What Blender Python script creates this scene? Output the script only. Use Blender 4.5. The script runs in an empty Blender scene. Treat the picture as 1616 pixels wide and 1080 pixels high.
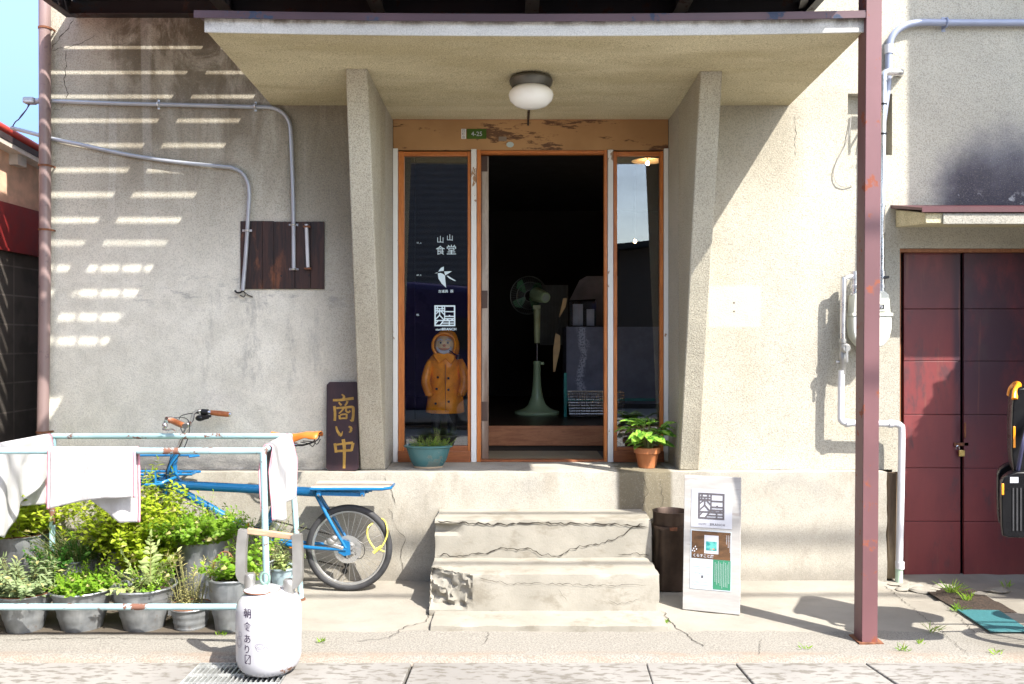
import bpy, bmesh, math, random
from math import pi, sin, cos, radians
from mathutils import Vector, Matrix, noise as mnoise
random.seed(7)
S = bpy.context.scene
C = S.collection
# ------------------------------------------------------------------ camera
F = 1375.0                     # focal length in photo pixels (1616 wide)
CAM_Y, CAM_Z = -5.5, 1.48
cam = bpy.data.objects.new('camera', bpy.data.cameras.new('camera')); C.objects.link(cam)
cam.location = (0, CAM_Y, CAM_Z); cam.rotation_euler = (pi/2, 0, 0)
cam.data.sensor_width = 36; cam.data.lens = 36*F/1616
cam.data.clip_start = .05; cam.data.clip_end = 1000
S.camera = cam
# ------------------------------------------------------------------ light
SUNV = Vector((.97, -1, 1.61)).normalized()
EL = math.asin(SUNV.z); AZ = math.atan2(SUNV.x, SUNV.y)
w = bpy.data.worlds.new('World'); S.world = w; w.use_nodes = True
nt = w.node_tree; bg = nt.nodes['Background']
sk = nt.nodes.new('ShaderNodeTexSky'); sk.sky_type = 'NISHITA'; sk.sun_disc = False
sk.sun_elevation = EL; sk.sun_rotation = AZ; sk.air_density = 1.0; sk.dust_density = 1.2; sk.ozone_density = 1.2
wt_ = nt.nodes.new('ShaderNodeTexCoord'); ws_ = nt.nodes.new('ShaderNodeSeparateXYZ'); nt.links.new(wt_.outputs['Generated'], ws_.inputs[0])
wr = nt.nodes.new('ShaderNodeMapRange'); wr.interpolation_type = 'SMOOTHSTEP'; wr.inputs[1].default_value = 0; wr.inputs[2].default_value = .62; nt.links.new(ws_.outputs[2], wr.inputs[0])
wc = nt.nodes.new('ShaderNodeMix'); wc.data_type = 'RGBA'; wc.inputs[6].default_value = (.085,.155,.26,1); wc.inputs[7].default_value = (1.12,1.05,.98,1); wr2 = nt.nodes.new('ShaderNodeMapRange'); wr2.interpolation_type = 'SMOOTHSTEP'; wr2.inputs[1].default_value = .45; wr2.inputs[2].default_value = -.5; wr2.inputs[3].default_value = 0; wr2.inputs[4].default_value = .72; wr2.inputs[1].default_value = -.5; wr2.inputs[2].default_value = .45; wr2.inputs[3].default_value = .95; wr2.inputs[4].default_value = 0; nt.links.new(ws_.outputs[1], wr2.inputs[0])
wmx = nt.nodes.new('ShaderNodeMath'); wmx.operation = 'MAXIMUM'; nt.links.new(wr.outputs[0], wmx.inputs[0]); nt.links.new(wr2.outputs[0], wmx.inputs[1]); nt.links.new(wmx.outputs[0], wc.inputs[0])
wn = nt.nodes.new('ShaderNodeTexNoise'); wn.inputs['Scale'].default_value = 5; wn.inputs['Detail'].default_value = 6; wm_ = nt.nodes.new('ShaderNodeMapping'); wm_.inputs['Scale'].default_value = (1,1,4); nt.links.new(wt_.outputs['Generated'], wm_.inputs[0]); nt.links.new(wm_.outputs[0], wn.inputs['Vector'])
wq = nt.nodes.new('ShaderNodeMapRange'); wq.inputs[1].default_value = .56; wq.inputs[2].default_value = .72; wq.inputs[4].default_value = .3; nt.links.new(wn.outputs[0], wq.inputs[0])
wx = nt.nodes.new('ShaderNodeMix'); wx.data_type = 'RGBA'; wx.blend_type = 'MULTIPLY'; wx.inputs[0].default_value = 1; nt.links.new(sk.outputs[0], wx.inputs[6]); nt.links.new(wc.outputs[2], wx.inputs[7])
wy_ = nt.nodes.new('ShaderNodeMix'); wy_.data_type = 'RGBA'; nt.links.new(wq.outputs[0], wy_.inputs[0]); nt.links.new(wx.outputs[2], wy_.inputs[6]); wy_.inputs[7].default_value = (1.3,1.5,1.75,1)
nt.links.new(wy_.outputs[2], bg.inputs[0]); bg.inputs[1].default_value = .15
sl = bpy.data.lights.new('sun', 'SUN'); sl.energy = 3.0; sl.angle = radians(.55); sl.color = (1, .955, .88)
so = bpy.data.objects.new('sun', sl); C.objects.link(so); so.rotation_euler = SUNV.to_track_quat('Z', 'Y').to_euler(); so.location = (6, -6, 12)
S.view_settings.view_transform = 'Standard'; S.view_settings.look = 'None'
S.view_settings.exposure = 1.98; S.view_settings.gamma = 1
S.cycles.max_bounces = 8; S.cycles.diffuse_bounces = 5; S.cycles.transparent_max_bounces = 16
S.cycles.sample_clamp_indirect = 6

def P(px, py, Y):
    Z = Y - CAM_Y
    return Vector(((px-808)*Z/F, Y, CAM_Z-(py-540)*Z/F))
def PX(px, Y=0): return (px-808)*(Y-CAM_Y)/F
def PZ(py, Y=0): return CAM_Z-(py-540)*(Y-CAM_Y)/F
# ------------------------------------------------------------------ mesh builder
class MB:
    def __init__(s): s.v = []; s.f = []; s.m = []; s.cm = 0
    def add(s, vs, fs):
        b = len(s.v); s.v += [Vector(v) for v in vs]
        for f in fs: s.f.append([b+i for i in f]); s.m.append(s.cm)
        return s
    def box(s, x0, x1, y0, y1, z0, z1):
        vs = [(x, y, z) for z in (z0, z1) for y in (y0, y1) for x in (x0, x1)]
        return s.add(vs, [(0,2,3,1),(4,5,7,6),(0,1,5,4),(2,6,7,3),(0,4,6,2),(1,3,7,5)])
    def bar(s, a, b, wx, wz, up=(0,0,1)):
        a = Vector(a); b = Vector(b); d = (b-a).normalized(); up = Vector(up)
        r = d.cross(up)
        if r.length < 1e-4: r = d.cross(Vector((0,1,0)))
        r.normalize(); u = r.cross(d)
        vs = []
        for p in (a, b):
            for i, j in ((-1,-1),(1,-1),(1,1),(-1,1)): vs.append(p+r*(i*wx/2)+u*(j*wz/2))
        return s.add(vs, [(0,1,2,3),(7,6,5,4),(0,4,5,1),(1,5,6,2),(2,6,7,3),(3,7,4,0)])
    def tube(s, pts, r, n=10, smooth=0, cap=True, closed=False):
        pts = [Vector(p) for p in pts]
        rs = list(r) if hasattr(r, '__len__') else [r]*len(pts)
        if smooth: pts, rs = catmull(pts, rs, smooth, closed)
        N = len(pts); base = len(s.v); prev = None
        for i, p in enumerate(pts):
            if closed: t = pts[(i+1) % N]-pts[i-1]
            else: t = pts[min(i+1, N-1)]-pts[max(i-1, 0)]
            if t.length < 1e-9: t = Vector((0,0,1))
            t.normalize()
            if prev is None:
                u = t.orthogonal().normalized()
            else:
                u = prev-t*prev.dot(t)
                u = u.normalized() if u.length > 1e-6 else t.orthogonal().normalized()
            prev = u; v = t.cross(u)
            for k in range(n):
                a = 2*pi*k/n; s.v.append(p+(u*cos(a)+v*sin(a))*rs[i])
        rng = N if closed else N-1
        for i in range(rng):
            j = (i+1) % N
            for k in range(n):
                l = (k+1) % n
                s.f.append([base+i*n+k, base+i*n+l, base+j*n+l, base+j*n+k]); s.m.append(s.cm)
        if cap and not closed:
            s.f.append([base+k for k in range(n)][::-1]); s.m.append(s.cm)
            s.f.append([base+(N-1)*n+k for k in range(n)]); s.m.append(s.cm)
        return s
    def lathe(s, prof, c=(0,0,0), n=28, ax='z', sx=1, sy=1, jit=0):
        c = Vector(c); base = len(s.v); N = len(prof)
        for i, (r, h) in enumerate(prof):
            for k in range(n):
                a = 2*pi*k/n
                rr = r*(1+jit*mnoise.noise(Vector((cos(a)*2, sin(a)*2, h*6+c.x))))
                q = Vector((cos(a)*rr*sx, sin(a)*rr*sy, h))
                if ax == 'y': q = Vector((q.x, h, q.y))
                if ax == 'x': q = Vector((h, q.x, q.y))
                s.v.append(c+q)
        for i in range(N-1):
            for k in range(n):
                l = (k+1) % n
                s.f.append([base+i*n+k, base+i*n+l, base+(i+1)*n+l, base+(i+1)*n+k]); s.m.append(s.cm)
        return s
    def prism(s, poly, ax, a, b):
        # poly 2-D points; ax = extrusion axis
        def mk(p, h):
            return {'x': (h, p[0], p[1]), 'y': (p[0], h, p[1]), 'z': (p[0], p[1], h)}[ax]
        n = len(poly); vs = [mk(p, a) for p in poly]+[mk(p, b) for p in poly]
        fs = [list(range(n)), list(range(n, 2*n))[::-1]]+[[i, i+n, (i+1) % n+n, (i+1) % n] for i in range(n)]
        return s.add(vs, fs)
    def ball(s, c, rx, ry=None, rz=None, n=16, m=10):
        ry = ry or rx; rz = rz or rx
        prof = []
        base = len(s.v); c = Vector(c)
        for i in range(m+1):
            t = -pi/2+pi*i/m
            for k in range(n):
                a = 2*pi*k/n; rr = max(cos(t), 1e-4)
                s.v.append(c+Vector((rr*cos(a)*rx, rr*sin(a)*ry, sin(t)*rz)))
        for i in range(m):
            for k in range(n):
                l = (k+1) % n
                s.f.append([base+i*n+k, base+i*n+l, base+(i+1)*n+l, base+(i+1)*n+k]); s.m.append(s.cm)
        return s
    def xf(s, M, start=0):
        for i in range(start, len(s.v)): s.v[i] = M @ s.v[i]
        return s
def catmull(pts, rs, k, closed=False):
    N = len(pts); op = []; orr = []
    segs = N if closed else N-1
    for i in range(segs):
        if closed: p0, p1, p2, p3 = pts[i-1], pts[i], pts[(i+1) % N], pts[(i+2) % N]; r1, r2 = rs[i], rs[(i+1) % N]
        else: p0 = pts[max(i-1, 0)]; p1 = pts[i]; p2 = pts[i+1]; p3 = pts[min(i+2, N-1)]; r1, r2 = rs[i], rs[i+1]
        for j in range(k):
            t = j/k
            op.append(.5*((2*p1)+(p2-p0)*t+(2*p0-5*p1+4*p2-p3)*t*t+(3*p1-p0-3*p2+p3)*t**3)); orr.append(r1+(r2-r1)*t)
    if not closed: op.append(pts[-1]); orr.append(rs[-1])
    return op, orr
ORG = {}
def thing(name, label, cat, loc=(0,0,0), group=None, rotz=0):
    o = bpy.data.objects.new(name, None); C.objects.link(o); o.location = loc; o.rotation_euler = (0,0,rotz)
    o.empty_display_size = .1
    o['label'] = label; o['category'] = cat
    if group: o['group'] = group
    ORG[o.name] = Vector(loc) if rotz == 0 else None
    return o
def obj(name, mb, mats, parent=None, label=None, kind=None, sharp=38, bevel=0, seg=2, local=False, recalc=True):
    # meshes are written in world coordinates unless local=True; a part is shifted to its thing's base
    mats = mats if isinstance(mats, (list, tuple)) else [mats]
    off = Vector((0,0,0)); p = parent
    if parent is not None and not local:
        while p is not None and p.type != 'EMPTY': p = p.parent
        off = ORG.get(p.name, Vector((0,0,0))) or Vector((0,0,0))
    me = bpy.data.meshes.new(name)
    me.from_pydata([v-off for v in mb.v], [], mb.f)
    for m in mats: me.materials.append(m)
    if any(mb.m): me.polygons.foreach_set('material_index', mb.m)
    me.update()
    if recalc:
        b = bmesh.new(); b.from_mesh(me); bmesh.ops.recalc_face_normals(b, faces=b.faces); b.to_mesh(me); b.free()
    me.polygons.foreach_set('use_smooth', [True]*len(me.polygons))
    me.set_sharp_from_angle(angle=radians(sharp))
    o = bpy.data.objects.new(name, me); C.objects.link(o)
    if parent is not None: o.parent = parent
    if label: o['label'] = label
    if kind: o['kind'] = kind
    if bevel:
        md = o.modifiers.new('bevel', 'BEVEL'); md.width = bevel; md.segments = seg; md.limit_method = 'ANGLE'; md.angle_limit = radians(40)
    return o
def solo(name, mb, mats, label, cat, group=None, **k):
    # a thing that is one mesh
    o = obj(name, mb, mats, **k); o['label'] = label; o['category'] = cat
    if group: o['group'] = group
    return o
# ------------------------------------------------------------------ materials
class NM:
    def __init__(s, name):
        s.mat = bpy.data.materials.new(name); s.mat.use_nodes = True
        s.t = s.mat.node_tree; s.b = s.t.nodes['Principled BSDF']; s.tc = None
    def n(s, k): return s.t.nodes.new(k)
    def L(s, a, b): s.t.links.new(a, b)
    def co(s):
        if not s.tc: s.tc = s.n('ShaderNodeTexCoord').outputs['Object']
        return s.tc
    def xyz(s):
        if not hasattr(s, '_x'):
            q = s.n('ShaderNodeSeparateXYZ'); s.L(s.co(), q.inputs[0]); s._x = q.outputs
        return s._x
    def noise(s, scale, vs=(1,1,1), detail=4, rough=.55, off=(0,0,0), dist=0):
        m = s.n('ShaderNodeMapping'); m.inputs['Scale'].default_value = vs; m.inputs['Location'].default_value = off
        s.L(s.co(), m.inputs[0]); t = s.n('ShaderNodeTexNoise'); s.L(m.outputs[0], t.inputs['Vector'])
        t.inputs['Scale'].default_value = scale; t.inputs['Detail'].default_value = detail; t.inputs['Roughness'].default_value = rough
        t.inputs['Distortion'].default_value = dist
        return t.outputs['Fac']
    def vor(s, scale, vs=(1,1,1), feat='F1', out='Distance'):
        m = s.n('ShaderNodeMapping'); m.inputs['Scale'].default_value = vs; s.L(s.co(), m.inputs[0])
        t = s.n('ShaderNodeTexVoronoi'); t.feature = feat; s.L(m.outputs[0], t.inputs['Vector']); t.inputs['Scale'].default_value = scale
        return t.outputs[out]
    def ramp(s, x, lo, hi, a=0, b=1):
        r = s.n('ShaderNodeMapRange'); r.interpolation_type = 'SMOOTHSTEP'
        s.L(x, r.inputs[0]); r.inputs[1].default_value = min(lo, hi); r.inputs[2].default_value = max(lo, hi)
        r.inputs[3].default_value = a if lo < hi else b; r.inputs[4].default_value = b if lo < hi else a
        return r.outputs[0]
    def op(s, o, a, b):
        m = s.n('ShaderNodeMath'); m.operation = o
        for i, q in enumerate((a, b)):
            if isinstance(q, (int, float)): m.inputs[i].default_value = q
            else: s.L(q, m.inputs[i])
        return m.outputs[0]
    def mul(s, a, *bs):
        for b in bs: a = s.op('MULTIPLY', a, b)
        return a
    def mix(s, f, a, b):
        m = s.n('ShaderNodeMix'); m.data_type = 'RGBA'
        if isinstance(f, (int, float)): m.inputs[0].default_value = f
        else: s.L(f, m.inputs[0])
        for i, q in ((6, a), (7, b)):
            if isinstance(q, tuple): m.inputs[i].default_value = (*q, 1)
            else: s.L(q, m.inputs[i])
        return m.outputs[2]
    def win(s, i, a, b, soft=.05):
        c = s.xyz()[i]
        return s.mul(s.ramp(c, a-soft, a+soft), s.ramp(c, b+soft, b-soft))
    def bump(s, h, strength=.3, dist=.01):
        b = s.n('ShaderNodeBump'); b.inputs['Strength'].default_value = strength; b.inputs['Distance'].default_value = dist
        s.L(h, b.inputs['Height'])
        if getattr(s, '_b', None): s.L(s._b, b.inputs['Normal'])
        s._b = b.outputs[0]; s.L(b.outputs[0], s.b.inputs['Normal'])
    def fin(s, col=None, rough=.8, metal=0, spec=None):
        if col is not None:
            if isinstance(col, tuple): s.b.inputs['Base Color'].default_value = (*col, 1)
            else: s.L(col, s.b.inputs['Base Color'])
        if isinstance(rough, (int, float)): s.b.inputs['Roughness'].default_value = rough
        else: s.L(rough, s.b.inputs['Roughness'])
        s.b.inputs['Metallic'].default_value = metal
        if spec is not None: s.b.inputs['Specular IOR Level'].default_value = spec
        return s.mat
MC = {}
def simple(name, col, rough=.6, metal=0, var=.18, scale=8, bump=.15, bscale=60, bd=.002, spec=None, vs=(1,1,1)):
    if name in MC: return MC[name]
    m = NM(name); n1 = m.noise(scale, vs); n2 = m.noise(bscale, vs, 3)
    lo = tuple(c*(1-var) for c in col); hi = tuple(min(1, c*(1+var)) for c in col)
    c = m.mix(m.ramp(n1, .3, .7), lo, hi)
    if bump: m.bump(n2, bump, bd)
    r = m.ramp(n1, .3, .7, max(0, rough-.08), min(1, rough+.08))
    MC[name] = m.fin(c, r, metal, spec); return MC[name]
def wood(name, a, b, ax='z', rough=.6, scale=9, dark=None, bump=.3):
    if name in MC: return MC[name]
    vs = {'x': (.12, 1, 1), 'y': (1, .12, 1), 'z': (1, 1, .12)}[ax]
    vf = tuple(v*1.0 for v in vs)
    m = NM(name)
    g = m.noise(scale*5, vs, 5, .6, dist=.6); f = m.noise(scale*30, vf, 2)
    big = m.noise(scale*.8, vs, 3)
    c = m.mix(m.ramp(g, .32, .68), a, b)
    c = m.mix(m.mul(m.ramp(f, .5, .75), .45), c, tuple(x*.45 for x in a))
    if dark: c = m.mix(m.mul(m.ramp(big, .48, .62), .85), c, dark)
    m.bump(g, bump, .002)
    MC[name] = m.fin(c, rough); return MC[name]
# --- roughcast wall
def plaster(name, base, kind='wall'):
    m = NM(name); x, y, z = m.xyz()
    sp = m.noise(105, detail=3, rough=.75); sp2 = m.noise(170, detail=2, rough=.7); big = m.noise(1.1, detail=6, rough=.6)
    c = m.mix(m.ramp(big, .3, .72), tuple(v*.86 for v in base), tuple(min(1, v*1.08) for v in base))
    med = m.noise(6, detail=6, rough=.7)
    c = m.mix(m.mul(m.ramp(med, .5, .75), .3), c, tuple(v*.72 for v in base))
    amt = .55
    if kind == 'wall':
        # brown water stains running down the upper left bay
        st = m.noise(2.2, (1.5,1,.30), 6, .68, (3.1,0,0), 1.2)
        hz = m.ramp(z, 1.9, 3.1); lx = m.mul(m.ramp(x, -2.75, -2.35), m.ramp(x, -.75, -.95))
        c = m.mix(m.mul(m.ramp(st, .36, .60), hz, lx, .85), c, (.17,.135,.09))
        s3 = m.noise(1.3, (1.3,1,.5), 6, .65, (6,0,3), .8); c = m.mix(m.mul(m.ramp(s3, .50, .62), m.ramp(z, 1.3, 2.2), lx, .4), c, (.30,.27,.21))
        dd = m.noise(2.4, (1.1,1,.6), 6, .7, (9,0,2), 1.0)
        c = m.mix(m.mul(m.ramp(z, 2.6, 3.4), lx, m.ramp(dd, .44, .56), .8), c, (.105,.082,.052))
        # inner bay right of the conduit, darker render
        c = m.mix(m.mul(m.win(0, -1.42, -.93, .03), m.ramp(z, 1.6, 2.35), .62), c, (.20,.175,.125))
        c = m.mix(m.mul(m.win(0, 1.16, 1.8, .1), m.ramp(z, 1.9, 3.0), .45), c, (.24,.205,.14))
        # pale vertical drips
        dr = m.noise(9, (1,1,.05), 3, .5, (1.7,0,0))
        c = m.mix(m.mul(m.ramp(dr, .58, .66), m.ramp(z, 1.5, 2.2), m.ramp(x, -.9, -1.2), .35), c, (.50,.48,.43))
        # pale lower left area, lightened further in colour to lift the shaded wall
        c = m.mix(m.mul(m.ramp(x, -.9, -1.6), m.ramp(z, 2.7, 1.6), .85), c, m.mix(m.ramp(med, .35, .65), (.84,.81,.71), (.70,.675,.585)))
        # grey damp line above the ledge and scuffs under the board
        s1 = m.noise(5, (1,1,3), 5, .7, (4,0,0))
        c = m.mix(m.mul(m.ramp(z, .82, .69), m.ramp(s1, .35, .6), m.ramp(x, 1.2, .9), .6), c, (.17,.165,.16))
        c = m.mix(m.mul(m.win(0, -2.4, -.95, .2), m.win(2, 1.70, 1.90, .06), m.ramp(s1, .52, .66), .6), c, (.24,.24,.235))
        s4 = m.noise(7, (1,1,.35), 5, .7, (8,0,1)); c = m.mix(m.mul(m.win(0, -1.95, -1.2, .12), m.win(2, 1.2, 1.80, .12), m.ramp(s4, .5, .66), .55), c, (.27,.265,.25))
        c = m.mix(m.mul(m.win(0, 1.2, 2.3, .2), m.win(2, .68, 2.9, .3), m.ramp(m.noise(1.4, (1,1,.35), 6, .7, (2,0,9)), .5, .66), .35), c, (.36,.31,.22))
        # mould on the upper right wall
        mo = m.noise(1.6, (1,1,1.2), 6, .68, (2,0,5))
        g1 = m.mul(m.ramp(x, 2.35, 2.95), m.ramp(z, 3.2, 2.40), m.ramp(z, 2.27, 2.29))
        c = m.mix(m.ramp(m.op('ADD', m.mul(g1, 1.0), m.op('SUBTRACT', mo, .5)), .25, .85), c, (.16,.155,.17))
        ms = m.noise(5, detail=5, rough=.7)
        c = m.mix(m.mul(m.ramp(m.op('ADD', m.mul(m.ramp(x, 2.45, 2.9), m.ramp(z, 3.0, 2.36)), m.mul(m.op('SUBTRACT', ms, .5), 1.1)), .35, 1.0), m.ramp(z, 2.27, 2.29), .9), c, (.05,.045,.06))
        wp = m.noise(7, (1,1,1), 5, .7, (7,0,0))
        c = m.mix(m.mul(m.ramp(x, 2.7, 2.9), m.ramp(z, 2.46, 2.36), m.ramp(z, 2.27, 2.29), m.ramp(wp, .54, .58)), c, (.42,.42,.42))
        # smooth repair patch
        pt = m.mul(m.win(0, 1.24, 1.57, .012), m.win(2, 1.575, 1.835, .012))
        c = m.mix(m.mul(pt, .6), c, (.50,.465,.40)); nh_ = m.mul(m.win(0, 1.395, 1.407, .004), m.op('MAXIMUM', m.win(2, 1.722, 1.732, .004), m.win(2, 1.668, 1.676, .003))); c = m.mix(nh_, c, (.04,.03,.025))
        lowl = m.mul(m.ramp(x, -.9, -1.3), m.ramp(z, 2.5, 1.7)); amt = m.op('SUBTRACT', .44, m.op('ADD', m.mul(pt, .38), m.mul(lowl, .22)))
    if kind == 'fin':
        c = m.mix(m.mul(m.ramp(m.noise(2.5, (1,1,.3)), .45, .7), .4), c, (.22,.18,.12)); amt = .55
    if kind == 'soffit':
        wv = m.noise(1.5, (.5,1.6,1), 4)
        c = m.mix(m.mul(m.ramp(wv, .38, .62), .65), c, (.42,.35,.20)); amt = .6; m.bump(wv, .5, .05)
    if kind == 'fascia':
        c = m.mix(m.mul(m.ramp(z, 3.02, 3.075), m.ramp(m.noise(5, (1,1,.6), 5, .7), .42, .6), .8), c, (.12,.09,.07)); amt = .3
    if kind == 'plinth':
        a = m.noise(3, (1,1,.5), 6, .68, (2,3,1))
        c = m.mix(m.mul(m.ramp(a, .46, .68), .5), c, (.22,.19,.145)); a2_ = m.noise(1.6, (1,1,.8), 6, .7, (7,2,4)); c = m.mix(m.mul(m.ramp(a2_, .52, .66), .35), c, (.25,.25,.235))
        # water that ran down from the pot on the sill
        wt = m.noise(3.4, (1.5,1,.35), 4, .6, (5,1,0))
        wz = m.mul(m.win(0, .66, .99, .015), m.ramp(z, .25, .45), m.ramp(wt, .30, .34))
        c = m.mix(m.mul(wz, .88), c, (.15,.125,.075))
        c = m.mix(m.mul(m.ramp(z, .12, .02), .6), c, (.22,.20,.17)); amt = .22
    gr_ = m.noise(165, detail=2, rough=.6, off=(.3,.1,.7))
    f1 = m.mul(m.ramp(gr_, .46, .66), amt)
    c = m.mix(f1, c, tuple(v*.25 for v in base))
    c = m.mix(m.mul(m.ramp(sp, .54, .68), .3), c, tuple(v*.4 for v in base))
    c = m.mix(m.mul(m.ramp(sp, .46, .30), .25), c, tuple(min(1, v*1.35) for v in base))
    m.bump(sp, .75 if kind in ('fin', 'soffit', 'wall') else .35, .006); m.bump(sp2, .3, .002); m.bump(m.noise(4, detail=3), .4, .02)
    return m.fin(c, .93, spec=.2)
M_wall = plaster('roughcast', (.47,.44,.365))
M_fin = plaster('roughcast_fin', (.46,.425,.335), 'fin')
M_sof = plaster('roughcast_soffit', (.62,.55,.37), 'soffit')
M_fas = plaster('fascia_paint', (.56,.55,.52), 'fascia')
M_pl = plaster('plinth_render', (.40,.375,.32), 'plinth')
M_step = None
def steel(name, col, rust=(.16,.05,.02), th=.62, rough=.45, scale=7, amt=.9):
    m = NM(name); a = m.noise(scale, detail=7, rough=.7); b = m.noise(2, (1,1,.4), 4)
    c = m.mix(m.ramp(b, .3, .7), tuple(v*.75 for v in col), tuple(min(1, v*1.15) for v in col))
    k = m.mul(m.ramp(a, th, th+.05), amt); c = m.mix(k, c, rust)
    m.bump(a, .2, .003)
    return m.fin(c, m.ramp(k, 0, 1, rough, .9))
M_post = steel('oxide_paint', (.150,.066,.072), (.22,.06,.03), .575)
M_beam = steel('dark_beam_paint', (.016,.014,.016), (.045,.022,.016), .56)
M_deck = wood('deck_boards_wood', (.014,.010,.009), (.028,.020,.016), 'x')
M_flash = steel('flashing_paint', (.075,.035,.042), (.03,.05,.09), .58)
M_teal = steel('pale_blue_paint', (.34,.52,.56), (.16,.055,.025), .555, .35, 9, .95)
M_galv = None
def galv():
    m = NM('galvanised'); a = m.noise(9, detail=6, rough=.65); v = m.vor(28); b = m.noise(3, (1,1,.3), 4)
    c = m.mix(m.ramp(a, .3, .7), (.17,.18,.19), (.31,.325,.33)); c = m.mix(m.mul(m.ramp(v, .1, .7), .3), c, (.15,.16,.17)); c = m.mix(m.mul(m.ramp(m.noise(12, (1,1,.12), 4), .5, .62), .5), c, (.38,.39,.39))
    c = m.mix(m.mul(m.ramp(a, .60, .68), .7), c, (.20,.15,.11)); m.bump(b, .4, .01)
    return m.fin(c, m.ramp(a, .3, .7, .38, .62), .55)
M_galv = galv()
M_rust = simple('rust', (.17,.065,.03), .9, var=.4, scale=30, bump=.5, bscale=120)
M_pipe = simple('grey_conduit', (.40,.42,.46), .4, .3, .1, 5)
M_pipe_l = simple('pvc_pale', (.58,.58,.60), .35, 0, .08, 4)
M_silver = simple('steel_pipe', (.62,.62,.62), .28, .85, .1, 6)
M_drain = steel('brown_drainpipe', (.235,.165,.155), (.12,.08,.09), .56, .4, 4, .6)
M_or = wood('orange_wood', (.42,.125,.025), (.56,.19,.045), 'z', .42)
M_orx = wood('orange_wood_x', (.42,.125,.025), (.54,.18,.045), 'x', .42)
M_orb = wood('bottom_rail_wood', (.22,.07,.025), (.33,.11,.035), 'x', .45)
M_white = None
def whitepaint():
    m = NM('chipped_white_paint'); a = m.noise(14, (1,1,.4), 6, .7)
    c = m.mix(m.ramp(a, .62, .65), (.72,.71,.68), (.30,.17,.09)); m.bump(a, .3, .004); return m.fin(c, .6)
M_white = whitepaint()
def lintelm():
    m = NM('peeling_lintel_board'); x, y, z = m.xyz(); g = m.noise(14, (.08,1,1.4), 6, .65); pe = m.noise(5, (.5,1,2.2), 6, .72, (2.2,0,.3)); big = m.noise(2)
    c = m.mix(m.ramp(big, .35, .65), (.34,.18,.07), (.43,.24,.10))
    bl = m.win(0, -.22, .42, .15)
    k = m.mul(m.ramp(m.op('ADD', pe, m.mul(bl, .085)), .585, .63), .9)
    c = m.mix(m.mul(m.ramp(g, .6, .72), bl, .7), c, (.08,.04,.02)); c = m.mix(k, c, (.085,.035,.018))
    m.bump(g, .3, .003); return m.fin(c, .7)
M_lint = lintelm()
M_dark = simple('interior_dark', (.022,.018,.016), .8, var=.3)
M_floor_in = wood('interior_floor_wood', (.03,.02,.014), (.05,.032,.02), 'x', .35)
M_riser = wood('riser_wood', (.30,.11,.045), (.42,.17,.07), 'x', .55)
M_black = simple('black_plastic', (.005,.005,.006), .42, var=.2, bump=.05)
M_rubber = simple('rubber', (.028,.028,.030), .72, var=.25, scale=20)
M_blue = simple('blue_enamel', (.008,.125,.30), .25, 0, .12, 4, .03)
M_chrome = simple('chrome', (.72,.72,.73), .18, 1, .06, 20, .05)
M_alu = simple('cast_aluminium', (.36,.355,.34), .45, .75, .12, 12, .3, 150, .001)
M_leather = simple('tan_leather', (.52,.16,.025), .4, 0, .12, 12, .15, 200)
M_grip = wood('grip_leather', (.30,.09,.025), (.42,.14,.045), 'y', .45, 20)
def stripes(name, a, b, scale, axis):
    m = NM(name); t = m.n('ShaderNodeTexWave'); t.bands_direction = axis.upper(); t.inputs['Scale'].default_value = scale; m.L(m.co(), t.inputs[0])
    m.bump(t.outputs['Fac'], .5, .004); return m.fin(m.mix(t.outputs['Fac'], a, b), .9)
M_mat = stripes('straw_mat', (.36,.30,.20), (.22,.18,.11), 60, 'y')
def glassm():
    m = NM('window_glass'); t = m.t; t.nodes.remove(m.b)
    tr = m.n('ShaderNodeBsdfTransparent'); tr.inputs[0].default_value = (.97,.98,.98,1); gl = m.n('ShaderNodeBsdfGlossy'); gl.inputs['Roughness'].default_value = .004
    fr = m.n('ShaderNodeFresnel'); fr.inputs[0].default_value = 1.5
    f = m.op('ADD', m.mul(fr.outputs[0], 1.2), .055)
    mx = m.n('ShaderNodeMixShader'); m.L(f, mx.inputs[0]); m.L(tr.outputs[0], mx.inputs[1]); m.L(gl.outputs[0], mx.inputs[2])
    m.L(mx.outputs[0], t.nodes['Material Output'].inputs[0]); return m.mat
M_glass = glassm()
M_opal = simple('opal_glass', (.85,.85,.83), .12, 0, .03, 3, 0)
M_letter = simple('white_lettering', (.62,.74,.78), .6, bump=0, var=.04)
M_gold = simple('gold_lettering', (.36,.215,.045), .5, .2, .18, 30)
M_ink = simple('dark_ink', (.045,.03,.06), .6, bump=0)
M_inkg = simple('grey_ink', (.17,.15,.19), .7, bump=0)
M_paper = simple('white_paper', (.47,.48,.52), .7, var=.03, bump=.05)

def leafm(name, a, b, tr=.5):
    m = NM(name); n1 = m.noise(14, detail=2); n2 = m.noise(60, detail=2)
    c = m.mix(m.ramp(n1, .35, .65), a, b); c = m.mix(m.mul(m.ramp(n2, .5, .7), .35), c, tuple(min(1, v*1.5) for v in b))
    m.L(c, m.b.inputs['Base Color']); m.b.inputs['Roughness'].default_value = .5; m.b.inputs['Specular IOR Level'].default_value = .35
    t = m.n('ShaderNodeBsdfTranslucent'); m.L(m.mix(.5, c, tuple(min(1, v*1.6) for v in b)), t.inputs[0])
    mx = m.n('ShaderNodeMixShader'); mx.inputs[0].default_value = tr
    m.L(m.b.outputs[0], mx.inputs[1]); m.L(t.outputs[0], mx.inputs[2]); m.L(mx.outputs[0], m.t.nodes['Material Output'].inputs[0]); return m.mat
L_yel = leafm('leaf_yellow_green', (.21,.32,.015), (.42,.50,.04))
L_mint = leafm('leaf_mint', (.13,.28,.02), (.27,.43,.04))
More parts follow.
